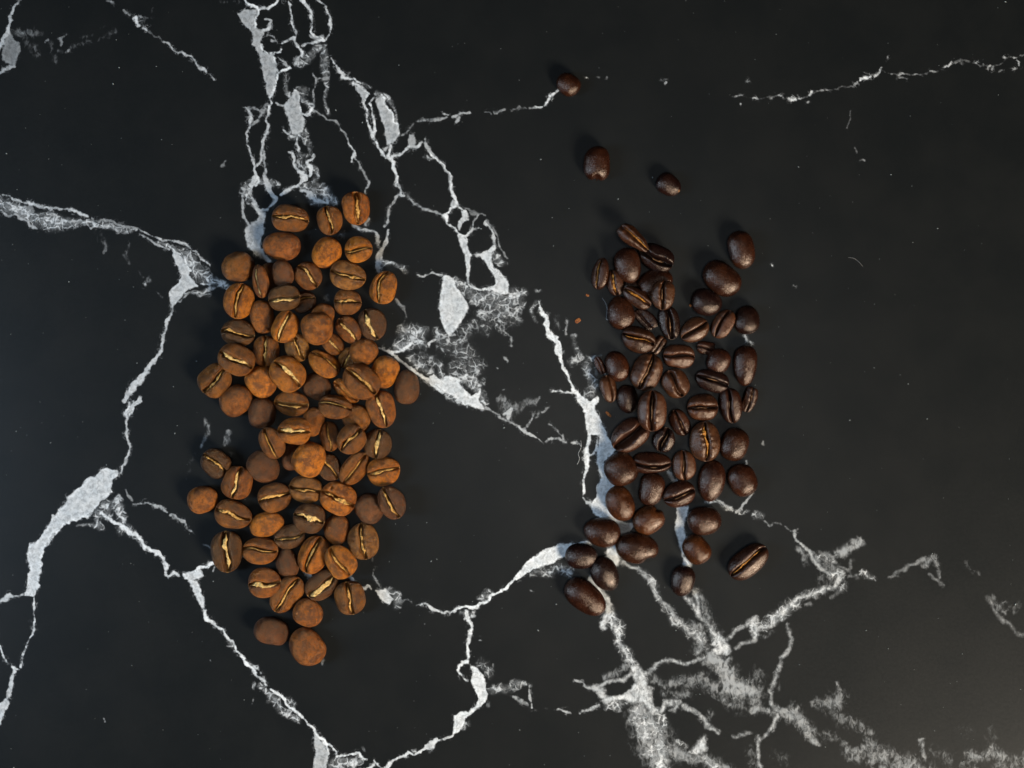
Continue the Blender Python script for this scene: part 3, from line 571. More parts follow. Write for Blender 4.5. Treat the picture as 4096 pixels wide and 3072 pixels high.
M S .55 490 428 3 520 426 4 540 425 6
M S .8 542 468 5 542 474 5
M S .8 622 436 5 638 436 6
M S .5 705 438 4 706 438 4
M S .85 740 428 8 755 424 5 780 424 3
M S .9 808 434 5 830 431 9 852 428 8
M S .75 868 417 4 905 412 5
M S .9 940 406 8 950 395 7
M S .5 930 442 4 936 438 4
M S .65 1012 388 5 1028 382 5
M S .65 1045 380 5 1060 381 4
M S .4 1108 373 3 1114 374 3
M S .85 1203 352 5 1230 340 6
M S 1 1250 325 8 1265 313 9 1290 305 12 1315 297 9
M S .85 1338 298 5 1360 285 6 1372 270 7 1372 252 4
M S .5 1434 286 3 1442 284 4
M S .6 1480 292 6 1495 287 6
M S .5 1475 312 3 1510 320 4
M S .6 1556 282 4 1575 283 5 1600 281 3
M S .4 1630 271 3 1634 270 3
M S .55 1650 269 3 1690 266 5
M S .85 1733 256 4 1760 245 6 1775 228 6 1787 218 5
M S .35 1808 224 2 1840 222 3 1860 236 3
M S .7 1915 212 4 1930 203 6 1940 202 4
M S .45 1943 222 3 1947 223 3
M S .7 1980 212 5 1990 219 5
M S .7 2012 238 5 2022 230 5
M S .65 2045 234 4 2046 248 4
M S .7 2093 194 4 2110 195 4
M S .6 2148 193 4 2165 186 5
M S .7 2190 181 5 2192 181 5
M S .9 2162 208 4 2172 225 5 2176 250 5
M S .45 2080 263 2 2100 263 3
M S .6 2135 263 4 2148 260 4
M S .6 1406 184 3 1409 192 4
M S .35 1187 510 3 1175 570 4 1170 615 3
M S .35 1200 735 3 1208 752 5
M S .4 1235 800 4 1250 807 5
M S .9 717 1434 5 718 1436 5
M S .8 853 1545 3 854 1546 3
Q S .95 372 342 8 300 400 12 270 430 9 235 485 8 180 505 6 125 520 6
Q S .95 673 193 13 677 198 13
Q S .5 48 538 8 50 538 8
Q K .5 780 185 9 850 190 9
Q S .3 922 205 8 923 205 8
Q S .55 1525 217 8 1526 217 8
Q S .75 1577 236 12 1573 250 12
R S .55 895 268 1.5 925 262 2 960 252 1.8
R S .65 975 252 2.5 995 246 3 1010 245 2
R S .6 985 262 3 992 254 4
R S .45 1045 244 1.5 1060 243 2
R S .5 1070 240 2 1090 238 2
R S .4 1105 238 1.3 1135 237 1.5
R S .5 1142 235 1.5 1168 231 2
N S .7 480 0 24 480 80 18 460 130 18 490 230 16 530 310 20 600 300 24
N S .72 640 0 26 680 90 34 720 130 22 680 220 26 620 290 22 600 300 22
N S .6 350 60 22 400 80 15 350 150 16 370 250 16 375 400 13 400 450 12
N P .66 390 460 500 380 560 320 610 310 600 420 580 560 560 650 600 760 680 850 640 870 580 820 500 740 390 650 380 520
N L .75 470 650 55 540 750 45 590 800 36
N L .8 400 60 70 440 150 50
N S .75 780 100 14 850 60 20 930 20 16 980 0 16
N L .95 1050 30 55 1150 60 75 1170 170 65
N L .95 1280 80 75 1330 170 55
N S .75 1020 60 20 1110 120 25 1180 190 25 1270 210 20 1280 140 16
N K .3 1100 560 20 1110 600 20
N L .5 1450 580 45 1480 500 40
N S .6 2050 0 16 2090 80 28 2040 190 8 1990 300 8 1940 380 9
N L .6 2160 120 28 2200 130 28
N S .55 1700 430 20 1740 370 12
N L .8 1660 490 16 1800 500 22 1850 580 22
N S .6 1940 500 15 1930 620 11 1890 750 28 1900 850 38 1880 920 20
N L .8 1900 880 48 2040 860 20 2160 930 36
N K .5 1280 1280 28 1270 1310 26
N K .5 2050 1280 16 2150 1400 12 2150 1560 16
O S .6 560 240 12 630 245 11 700 262 9
O S .7 1290 400 12 1350 460 26 1370 480 18
O S .6 1700 470 9 1790 485 8 1850 500 7
P P .9 470 60 540 30 600 200 660 260 620 350 640 560 720 600 820 620 800 680 700 740 600 650 430 520 420 430 480 330 460 300 500 200
P S .9 520 -70 55 500 20 55 500 70 50
P S .7 330 280 8 345 360 7 380 410 10 420 440 10
P P .88 560 860 650 830 680 1000 640 1060 540 930
P S .8 400 1180 20 450 1240 26 530 1310 34 590 1400 24 550 1520 38 520 1600 30
P L .8 580 1440 60 600 1600 60
P S .65 700 1010 16 770 1040 16 840 1060 17 930 1120 20 1000 1200 22 1040 1280 32 1090 1350 16
P L .7 840 1060 36 930 1130 45 1030 1240 55
P S .8 1150 120 22 1200 190 26 1240 260 22
S S .9 545 375 14 560 382 12
S S .5 1935 1230 12 1940 1290 12
S S .6 1925 0 12 1940 50 14
S S .6 1970 70 12 1975 95 10
S S .4 2085 1080 12 2100 1040 10
T L .95 -18 806 28 -160 770 30 -330 745 24 -560 690 14
T S .7 -9 840 5 -180 800 6 -360 770 6 -600 700 5
T S .7 -8 905 7 -60 990 6 -150 1080 4
T S .65 -9 283 8 -60 330 6 -140 370 4
T S .7 81 0 4 130 -80 6 210 -190 8 240 -420 5
T S .6 440 -9 5 330 -110 5 180 -240 3
T S .9 976 -9 5 930 -110 9 905 -260 14 850 -480 6
T S .9 1143 -9 5 1190 -120 5 1185 -300 6 1230 -520 4
T S .9 1202 -9 8 1190 -120 5
T S .8 1279 -9 4 1300 -140 5 1240 -330 5 1250 -560 4
T L .6 1000 -40 30 1060 -150 40 1050 -300 30
T S .8 -10 2407 7 -140 2430 12 -330 2400 8 -560 2440 5
T S .8 -9 2575 4 -90 2440 4 -170 2410 4
T P .7 -19 2905 0 2886 -40 2960 -120 3060 -180 3100 -90 2990
T S .8 -120 3060 12 -220 3200 10 -260 3400 6 -380 3600 4
T P .8 1254 3070 1308 3070 1300 3180 1330 3300 1290 3310 1262 3200
T S .85 1300 3300 9 1340 3420 7 1330 3600 5
T L .8 1340 3066 20 1400 3110 26 1440 3200 18
T S .8 1503 3060 3 1440 3090 5 1390 3140 6
T L .9 2640 3072 40 2690 3200 44 2740 3340 34 2860 3520 20
T S .8 2632 3090 8 2680 3220 8 2760 3380 7 2870 3600 5
T S .7 3042 3080 7 3070 3200 7 3060 3340 6 3120 3560 4
T K .6 2880 3070 30 2960 3160 34 3020 3220 26
T K .6 3560 3060 40 3700 3110 46 3900 3160 40 4150 3230 40 4400 3240 30
T K .5 4010 3060 30 4120 3030 30 4300 3060 26
T S .4 4090 226 2 4220 190 2.4 4400 215 2 4600 150 1.5
T S .4 4020 2490 6 4080 2540 5 4160 2560 4
'''
# ------------------------------------------------------------------ materials
class NT:
    def __init__(s, name):
        s.m = bpy.data.materials.new(name); s.m.use_nodes = True; s.t = s.m.node_tree
        s.b = s.t.nodes['Principled BSDF']
    def n(s, typ, **kw):
        o = s.t.nodes.new(typ)
        for k, v in kw.items(): setattr(o, k, v)
        return o
    def put(s, sock, v):
        if hasattr(v, 'is_output') or isinstance(v, bpy.types.NodeSocket): s.t.links.new(v, sock)
        else: sock.default_value = v
    def math(s, op, a, b=0.0, c=None, clamp=False):
        o = s.n('ShaderNodeMath', operation=op, use_clamp=clamp)
        s.put(o.inputs[0], a); s.put(o.inputs[1], b)
        if c is not None: s.put(o.inputs[2], c)
        return o.outputs[0]
    def ramp(s, v, lo, hi, olo=0.0, ohi=1.0):
        o = s.n('ShaderNodeMapRange', interpolation_type='SMOOTHSTEP')
        for i, x in enumerate((v, lo, hi, olo, ohi)): s.put(o.inputs[i], x)
        return o.outputs[0]
    def mix(s, f, a, b, mode='MIX'):
        o = s.n('ShaderNodeMix', data_type='RGBA', blend_type=mode)
        s.put(o.inputs[0], f); s.put(o.inputs[6], a); s.put(o.inputs[7], b)
        return o.outputs[2]
    def noise(s, vec, scale, detail=3, rough=.55, dist=0.0, w=None):
        o = s.n('ShaderNodeTexNoise', noise_dimensions='4D' if w is not None else '3D')
        s.put(o.inputs['Vector'], vec); s.put(o.inputs['Scale'], scale); s.put(o.inputs['Detail'], detail)
        s.put(o.inputs['Roughness'], rough); s.put(o.inputs['Distortion'], dist)
        if w is not None: s.put(o.inputs['W'], w)
        return o
    def attr(s, name):
        return s.n('ShaderNodeAttribute', attribute_name=name).outputs['Fac']

def slab_material():
    k = NT('black_marble')
    co = k.n('ShaderNodeTexCoord').outputs['Object']
    sc = k.n('ShaderNodeVectorMath', operation='SCALE'); k.put(sc.inputs[0], co); sc.inputs['Scale'].default_value = 1.0 / PX / 100.0
    P = sc.outputs[0]                                       # units of 100 photograph pixels (7 mm)
    v, br, la, sm = k.attr('vein'), k.attr('bright'), k.attr('lace'), k.attr('smoke')
    n1 = k.noise(P, 2.6, 4, .6).outputs['Fac']
    n2 = k.noise(P, 9.0, 3, .6).outputs['Fac']
    edge = k.math('ADD', v, k.math('MULTIPLY', k.math('SUBTRACT', n1, .5), 17.0))
    edge = k.math('ADD', edge, k.math('MULTIPLY', k.math('SUBTRACT', n2, .5), 12.0))
    # the veins run deeper and hazier towards one corner of the slab
    sep = k.n('ShaderNodeSeparateXYZ'); k.put(sep.inputs[0], P)
    soft = k.math('MULTIPLY', k.ramp(sep.outputs[0], 1.5, 6.0), k.ramp(sep.outputs[1], -5.5, -8.5))
    st = k.n('ShaderNodeMapping'); k.put(st.inputs['Vector'], P); st.inputs['Scale'].default_value = (1.25, .75, 1); st.inputs['Rotation'].default_value = (0, 0, .25)
    n5 = k.noise(st.outputs[0], 5.0, 5, .62, .8).outputs['Fac']
    solid = k.math('MULTIPLY', k.ramp(edge, k.math('MULTIPLY_ADD', soft, -6.0, -3.4), k.math('MULTIPLY_ADD', soft, 7.0, 3.4)), br)
    solid = k.math('MULTIPLY', solid, k.math('SUBTRACT', 1.0, k.math('MULTIPLY', soft, k.ramp(n5, .36, .60, .62, 0.0))))
    # interior of the wide bands a little greyer than their rims, with cloudy mottling
    inner = k.ramp(edge, 6.0, 14.0, 1.0, .86)
    cloud = k.ramp(k.noise(P, 6.0, 5, .7, .8).outputs['Fac'], .32, .62, .60, 1.08)
    solid = k.math('MULTIPLY', k.math('MULTIPLY', solid, inner), cloud)
    # lace: warped cell walls and crumbs
    wv = k.noise(P, 3.0, 1.5, .5).outputs['Color']
    wsc = k.n('ShaderNodeVectorMath', operation='MULTIPLY_ADD'); k.put(wsc.inputs[0], wv); wsc.inputs[1].default_value = (.42,) * 3; k.put(wsc.inputs[2], P)
    vo = k.n('ShaderNodeTexVoronoi', feature='DISTANCE_TO_EDGE'); k.put(vo.inputs['Vector'], wsc.outputs[0]); vo.inputs['Scale'].default_value = 3.1
    vo2 = k.n('ShaderNodeTexVoronoi', feature='DISTANCE_TO_EDGE'); k.put(vo2.inputs['Vector'], wsc.outputs[0]); vo2.inputs['Scale'].default_value = 6.4
    n3 = k.noise(P, 2.2, 4, .65).outputs['Fac']
    n4 = k.noise(P, 6.5, 3, .6, .6).outputs['Fac']
    thick = k.math('MULTIPLY', k.math('MULTIPLY_ADD', la, .75, .28), k.ramp(n3, .33, .62, .0, .20))
    w1 = k.ramp(k.math('SUBTRACT', vo.outputs['Distance'], thick), -.11, .09, 1, 0)
    w2 = k.math('MULTIPLY', k.ramp(k.math('SUBTRACT', vo2.outputs['Distance'], k.math('MULTIPLY', thick, .8)), -.12, .10, 1, 0), .55)
    crumbs = k.ramp(n4, k.math('SUBTRACT', .70, k.math('MULTIPLY', la, .26)), .72)
    lace = k.math('MAXIMUM', k.math('MAXIMUM', w1, w2), k.math('MULTIPLY', crumbs, .6))
    lace = k.math('MULTIPLY', lace, k.ramp(k.math('ADD', la, k.math('MULTIPLY', k.math('SUBTRACT', n3, .5), 1.2)), .02, .5))
    lace = k.math('MAXIMUM', k.math('MULTIPLY', lace, k.ramp(n2, .3, .65, .55, 1.0)), k.math('MULTIPLY', k.ramp(la, .0, .9), k.ramp(n4, .35, .7, .16, .50)))
    lace = k.math('MULTIPLY', lace, k.math('MULTIPLY', k.ramp(la, .05, .9, .62, 1.0), k.ramp(la, .0, .14)))
    # fringe of fine threads along the edges of the solid veins
    fr = k.math('MULTIPLY', k.ramp(vo2.outputs['Distance'], .03, .12, 1, 0), k.math('MULTIPLY', k.ramp(edge, -15.0, -2.0), k.ramp(n3, .47, .62)))
    lace = k.math('MAXIMUM', lace, k.math('MULTIPLY', k.math('MULTIPLY', fr, .5), k.ramp(br, .1, .6)))
    # smoke: thin wisps
    smoke = k.math('MULTIPLY', k.ramp(k.math('ADD', k.math('ADD', n5, k.math('MULTIPLY', k.math('SUBTRACT', n3, .5), .5)), k.math('MULTIPLY', sm, .50)), .56, 1.02), .62)
    smoke = k.math('MULTIPLY', k.math('MULTIPLY', k.math('POWER', smoke, 1.4), k.ramp(sm, .0, .4)), k.math('MULTIPLY_ADD', sm, .70, .12))
    mask = k.math('MAXIMUM', k.math('MAXIMUM', solid, k.math('MULTIPLY', k.math('POWER', lace, 1.5), .8)), smoke, clamp=True)
    # stray mineral specks in the black stone
    sp = k.n('ShaderNodeTexVoronoi', feature='F1'); k.put(sp.inputs['Vector'], P); sp.inputs['Scale'].default_value = 1.15
    rnd = k.n('ShaderNodeSeparateColor'); k.put(rnd.inputs[0], sp.outputs['Color'])
    speck = k.math('MULTIPLY', k.ramp(sp.outputs['Distance'], k.math('MULTIPLY', k.math('POWER', rnd.outputs[0], 6.0), .045), 0.0), k.math('GREATER_THAN', rnd.outputs[1], .6))
    speck = k.math('MULTIPLY', speck, .22)
    basen = k.noise(P, .35, 4, .6).outputs['Fac']
    base = k.mix(k.ramp(basen, .3, .7), (.0058, .0069, .0073, 1), (.0080, .0089, .0090, 1))
    vein = k.mix(k.ramp(n1, .3, .7), (.62, .67, .71, 1), (.74, .77, .79, 1))
    k.put(k.b.inputs['Base Color'], k.mix(k.math('MAXIMUM', mask, speck), base, vein))
    k.put(k.b.inputs['Roughness'], k.ramp(n2, .2, .8, .32, .37))
    k.b.inputs['Specular IOR Level'].default_value = .17
    bp = k.n('ShaderNodeBump'); bp.inputs['Strength'].default_value = .06; bp.inputs['Distance'].default_value = .0002
    k.put(bp.inputs['Height'], k.noise(P, 40, 2, .6).outputs['Fac']); k.put(k.b.inputs['Normal'], bp.outputs[0])
    return k.m

def bean_material(name, dark):
    k = NT(name)
    oi = k.n('ShaderNodeObjectInfo'); rnd = k.math('MULTIPLY', oi.outputs['Random'], 37.0)
    co = k.n('ShaderNodeTexCoord').outputs['Object']
    sc = k.n('ShaderNodeVectorMath', operation='SCALE'); k.put(sc.inputs[0], co); sc.inputs['Scale'].default_value = 1000.0
    P = sc.outputs[0]                                       # millimetres
    big = k.noise(P, .38, 3, .55, .2, w=rnd).outputs['Fac']
    mid = k.noise(P, 1.3, 4, .65, .5, w=rnd).outputs['Fac']
    fine = k.noise(P, 5.0, 3, .7, w=rnd).outputs['Fac']
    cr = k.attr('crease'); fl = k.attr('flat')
    col = oi.outputs['Color']
    if not dark:
        dk = k.mix(1.0, col, (.24, .195, .26, 1), 'MULTIPLY')
        lt = k.mix(1.0, col, (1.55, 1.6, 1.25, 1), 'MULTIPLY')
        c = k.mix(k.ramp(big, .38, .60), dk, col)
        c = k.mix(k.ramp(mid, .50, .72), c, lt)
        c = k.mix(k.math('MULTIPLY', k.ramp(mid, .38, .49, 1, 0), .8), c, dk)
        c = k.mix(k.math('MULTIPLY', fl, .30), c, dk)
        c = k.mix(k.math('MULTIPLY', k.ramp(fine, .5, .8), .10), c, lt)
        # silver skin left in the groove
        g = k.math('MULTIPLY', k.ramp(cr, .55, .9), k.ramp(fine, .35, .6, .25, .8))
        c = k.mix(g, c, (.40, .21, .06, 1))
        k.put(k.b.inputs['Roughness'], k.ramp(mid, .3, .7, .35, .26))
        k.b.inputs['Specular IOR Level'].default_value = .62; k.b.inputs['Specular Tint'].default_value = (1, .80, .55, 1)
    else:
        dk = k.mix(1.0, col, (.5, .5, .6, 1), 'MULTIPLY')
        lt = k.mix(1.0, col, (1.5, 1.45, 1.3, 1), 'MULTIPLY')
        c = k.mix(k.ramp(big, .35, .65), dk, col)
        c = k.mix(k.math('MULTIPLY', k.ramp(mid, .5, .75), .6), c, lt)
        c = k.mix(k.math('MULTIPLY', k.ramp(cr, .3, .8), .5), c, dk)  # shade inside the groove, put into the colour
        k.put(k.b.inputs['Roughness'], k.math('ADD', k.ramp(mid, .3, .7, .18, .30), k.math('MULTIPLY', fl, .10)))
        k.b.inputs['Specular IOR Level'].default_value = .52; k.b.inputs['Specular Tint'].default_value = (1, .82, .70, 1)
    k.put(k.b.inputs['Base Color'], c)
    # fine dark wrinkle lines in the skin
    wl = k.noise(P, 1.5, 4, .6, 1.6, w=rnd).outputs['Fac']
    line = k.math('MULTIPLY', k.ramp(k.math('ABSOLUTE', k.math('SUBTRACT', wl, .5)), .0, .035, 1, 0), k.ramp(big, .35, .6, .15, .75))
    c = k.mix(k.math('MULTIPLY', line, .75 if not dark else .4), c, dk)
    k.put(k.b.inputs['Base Color'], c)
    bp = k.n('ShaderNodeBump'); bp.inputs['Strength'].default_value = .8 if not dark else .34; bp.inputs['Distance'].default_value = .00026 if dark else .00052
    wr = k.noise(P, 1.9, 5, .62, 1.4, w=rnd).outputs['Fac']
    h = k.math('SUBTRACT', k.math('ADD', k.math('MULTIPLY', k.math('ABSOLUTE', k.math('SUBTRACT', wr, .5)), 1.6), k.math('MULTIPLY', fine, .08 if dark else .22)), k.math('MULTIPLY', line, .35))
    k.put(bp.inputs['Height'], h); k.put(k.b.inputs['Normal'], bp.outputs[0])
    return k.m

def chaff_material(name, a, b, c):
    k = NT(name)
    oi = k.n('ShaderNodeObjectInfo'); rnd = k.math('MULTIPLY', oi.outputs['Random'], 51.0)
    co = k.n('ShaderNodeTexCoord').outputs['Object']
    sc = k.n('ShaderNodeVectorMath', operation='SCALE'); k.put(sc.inputs[0], co); sc.inputs['Scale'].default_value = 1000.0
    n = k.noise(sc.outputs[0], 2.2, 4, .65, .6, w=rnd).outputs['Fac']
    col = k.mix(k.ramp(n, .38, .55), a, b); col = k.mix(k.ramp(n, .55, .72), col, c)
    k.put(k.b.inputs['Base Color'], col); k.b.inputs['Roughness'].default_value = .7
    k.b.inputs['Specular IOR Level'].default_value = .25
    bp = k.n('ShaderNodeBump'); bp.inputs['Strength'].default_value = .5; bp.inputs['Distance'].default_value = .0002
    k.put(bp.inputs['Height'], n); k.put(k.b.inputs['Normal'], bp.outputs[0])
    return k.m

def plain(name, col, rough=.7):
    k = NT(name); k.b.inputs['Base Color'].default_value = (*col, 1); k.b.inputs['Roughness'].default_value = rough
    return k.m
M_LIGHT = bean_material('light_roast_bean', False)
M_DARK = bean_material('dark_roast_bean', True)
M_CHAFF = chaff_material('golden_chaff', (.22, .10, .022, 1), (.52, .29, .075, 1), (.76, .51, .19, 1))
M_PALE = chaff_material('pale_chaff', (.32, .17, .05, 1), (.62, .41, .14, 1), (.80, .61, .30, 1))
M_GOLD = chaff_material('amber_chaff', (.10, .035, .008, 1), (.36, .15, .02, 1), (.62, .33, .06, 1))
M_TAN = chaff_material('dull_tan_skin', (.07, .03, .012, 1), (.17, .085, .035, 1), (.30, .18, .09, 1))

# ------------------------------------------------------------------ the slab
def parse_veins():
    out = []
    for ln in VEINS.strip().splitlines():
        t = ln.split(); x0, y0, s = VT[t[0]]; kind = t[1]; st = float(t[2]) ** (1.6 if t[1] in 'SP' else 1.0); a = np.array([float(q) for q in t[3:]])
        if kind == 'P':
            p = a.reshape(-1, 2) / s + (x0, y0); out.append(('P', st, p, None))
        else:
            a = a.reshape(-1, 3); out.append((kind, st, a[:, :2] / s + (x0, y0), a[:, 2] / s * (.66 if t[0] == 'M' else 1.0)))
    return out

def build_slab():
    step = 4.0
    fx = np.concatenate([np.arange(-620, -20, 15.0), np.arange(-20, 4116 + .1, step), np.arange(4128, 4720, 15.0)])
    fy = np.concatenate([np.arange(-620, -20, 15.0), np.arange(-20, 3092 + .1, step), np.arange(3104, 3696, 15.0)])   # coarser outside the frame
    nx, ny = len(fx), len(fy)
    X, Y = np.meshgrid(fx, fy)
    def vnoise(seed, wl):                                   # smooth value noise, wavelength in photograph pixels
        g = np.random.default_rng(seed).uniform(-1, 1, (int(4400 / wl) + 3, int(5500 / wl) + 3))
        u = (X + 640) / wl; v = (Y + 640) / wl; i = u.astype(int); j = v.astype(int); fu = u - i; fv = v - j
        fu = fu * fu * (3 - 2 * fu); fv = fv * fv * (3 - 2 * fv)
        return (g[j, i] * (1 - fu) + g[j, i + 1] * fu) * (1 - fv) + (g[j + 1, i] * (1 - fu) + g[j + 1, i + 1] * fu) * fv
    WX = X + 9 * vnoise(1, 70) + 7 * vnoise(2, 32) + 4 * vnoise(3, 15); WY = Y + 9 * vnoise(4, 70) + 7 * vnoise(5, 32) + 4 * vnoise(6, 15)
    vein = np.full(X.shape, -40.0, np.float32); bright = np.zeros(X.shape, np.float32)
    lace = np.zeros(X.shape, np.float32); smoke = np.zeros(X.shape, np.float32)
    def win(x0, x1, y0, y1):
        i0 = int(np.searchsorted(fx, x0)); i1 = int(np.searchsorted(fx, x1)) + 1
        j0 = int(np.searchsorted(fy, y0)); j1 = int(np.searchsorted(fy, y1)) + 1
        return slice(j0, j1), slice(i0, i1)
    def seg(P0, P1, w0, w1, x, y):
        d = P1 - P0; L2 = max(float(d @ d), 1e-6)
        t = np.clip(((x - P0[0]) * d[0] + (y - P0[1]) * d[1]) / L2, 0, 1)
        return np.hypot(x - P0[0] - t * d[0], y - P0[1] - t * d[1]), w0 + (w1 - w0) * t
    def put_vein(sl, val, st):
        a = vein[sl]; b = bright[sl]; m = val > a
        a[m] = val[m]; b[m] = st
    for kind, st, p, w in parse_veins():
        if kind == 'P':
            x0, y0 = p.min(0) - 40; x1, y1 = p.max(0) + 40; sl = win(x0, x1, y0, y1)
            x, y = (WX[sl] + X[sl]) / 2, (WY[sl] + Y[sl]) / 2
            if x.size == 0: continue
            d = np.full(x.shape, 1e9); inside = np.zeros(x.shape, bool)
            for i in range(len(p)):
                a, b = p[i], p[(i + 1) % len(p)]
                dd, _ = seg(a, b, 0, 0, x, y); d = np.minimum(d, dd)
                c = (a[1] > y) != (b[1] > y)
                with np.errstate(divide='ignore', invalid='ignore'):
                    xi = (b[0] - a[0]) * (y - a[1]) / (b[1] - a[1]) + a[0]
                inside ^= c & (x < xi)
            put_vein(sl, np.where(inside, d, -d), st)
        else:
            for i in range(len(p) - 1):
                m = (max(w[i], w[i + 1]) + (38 if kind == 'S' else 18 + 1.3 * max(w[i], w[i + 1])))
                x0, y0 = np.minimum(p[i], p[i + 1]) - m; x1, y1 = np.maximum(p[i], p[i + 1]) + m
                sl = win(x0, x1, y0, y1); x, y = WX[sl], WY[sl]
                if x.size == 0: continue
                d, ww = seg(p[i], p[i + 1], w[i], w[i + 1], x, y)
                if kind == 'S': put_vein(sl, ww * .76 + .5 - d, st)
                else:
                    ex_ = 1.55 if kind == 'L' else 2.2
                    f = np.clip((1.1 if kind == 'L' else 1.3) * (1 - d / np.maximum(ww * ex_, 1)), 0, 1) * st
                    tgt = lace if kind == 'L' else smoke
                    tgt[sl] = np.maximum(tgt[sl], f)
    # coarse skirt all round, so the slab goes on beyond the frame
    cx = np.concatenate([[-9000, -4000, -1800, -900], fx, [5000, 6000, 8500, 13000]]); cy = np.concatenate([[-7000, -3000, -1600, -900], fy, [4000, 4800, 6500, 10000]])
    pad = ((4, 4), (4, 4))
    F = {'vein': np.pad(vein, pad, constant_values=-40), 'bright': np.pad(bright, pad), 'lace': np.pad(lace, pad), 'smoke': np.pad(smoke, pad)}
    GX, GY = np.meshgrid(cx, cy); n, m_ = len(cx), len(cy)
    co = np.zeros((n * m_, 3), np.float32); co[:, 0] = ((GX - 2048) * PX).ravel(); co[:, 1] = ((1536 - GY) * PX).ravel()
    # rim and underside of the slab, 20 mm thick
    i = np.arange(m_ - 1)[:, None] * n + np.arange(n - 1)[None, :]
    q = np.stack([i, i + n, i + n + 1, i + 1], -1).reshape(-1, 4)
    ring = np.concatenate([np.arange(n), np.arange(1, m_) * n + n - 1, (m_ - 1) * n + np.arange(n - 2, -1, -1), np.arange(m_ - 2, 0, -1) * n])
    low = co[ring].copy(); low[:, 2] = -.02; base = len(co)
    k = np.arange(len(ring)); k2 = (k + 1) % len(ring)
    side = np.stack([ring[k], ring[k2], base + k2, base + k], -1)
    co = np.concatenate([co, low]); q = np.concatenate([q, side]).astype(np.int32)
    me = bpy.data.meshes.new('marble_slab')
    me.vertices.add(len(co)); me.vertices.foreach_set('co', co.ravel())
    me.loops.add(q.size); me.loops.foreach_set('vertex_index', q.ravel())
    me.polygons.add(len(q)); me.polygons.foreach_set('loop_start', np.arange(0, q.size, 4, dtype=np.int32))
    me.update(calc_edges=True)
    for nm, arr in F.items():
        a = me.attributes.new(nm, 'FLOAT', 'POINT'); full = np.full(len(co), -40.0 if nm == 'vein' else 0.0, np.float32)
        full[:arr.size] = arr.ravel(); a.data.foreach_set('value', full)
    me.materials.append(slab_material())
    o = bpy.data.objects.new('marble_slab', me); scene.collection.objects.link(o)
    o['kind'] = 'structure'; o['label'] = 'black marble slab with branching white and grey veins under the beans'
    return o
build_slab()

# ------------------------------------------------------------------ beans
def mesh_obj(name, co, quads, tris, mat, parent=None, attrs=None):
    me = bpy.data.meshes.new(name)
    me.from_pydata([tuple(c) for c in co], [], [tuple(f) for f in quads] + [tuple(f) for f in tris])
    me.update()
    me.polygons.foreach_set('use_smooth', [True] * len(me.polygons))
    for nm, arr in (attrs or {}).items():
        a = me.attributes.new(nm, 'FLOAT', 'POINT'); a.data.foreach_set('value', np.asarray(arr, np.float32))
    me.materials.append(mat)
    o = bpy.data.objects.new(name, me); scene.collection.objects.link(o)
    if parent: o.parent = parent
    return o

def field(rng, n=7, f=(1.2, 3.2)):
    K = rng.normal(size=(n, 3)); K /= np.linalg.norm(K, axis=1)[:, None]; K *= rng.uniform(*f, size=(n, 1)); ph = rng.uniform(0, 6.28, n)
    return lambda p: np.sin(p @ K.T + ph).sum(1) / math.sqrt(n)

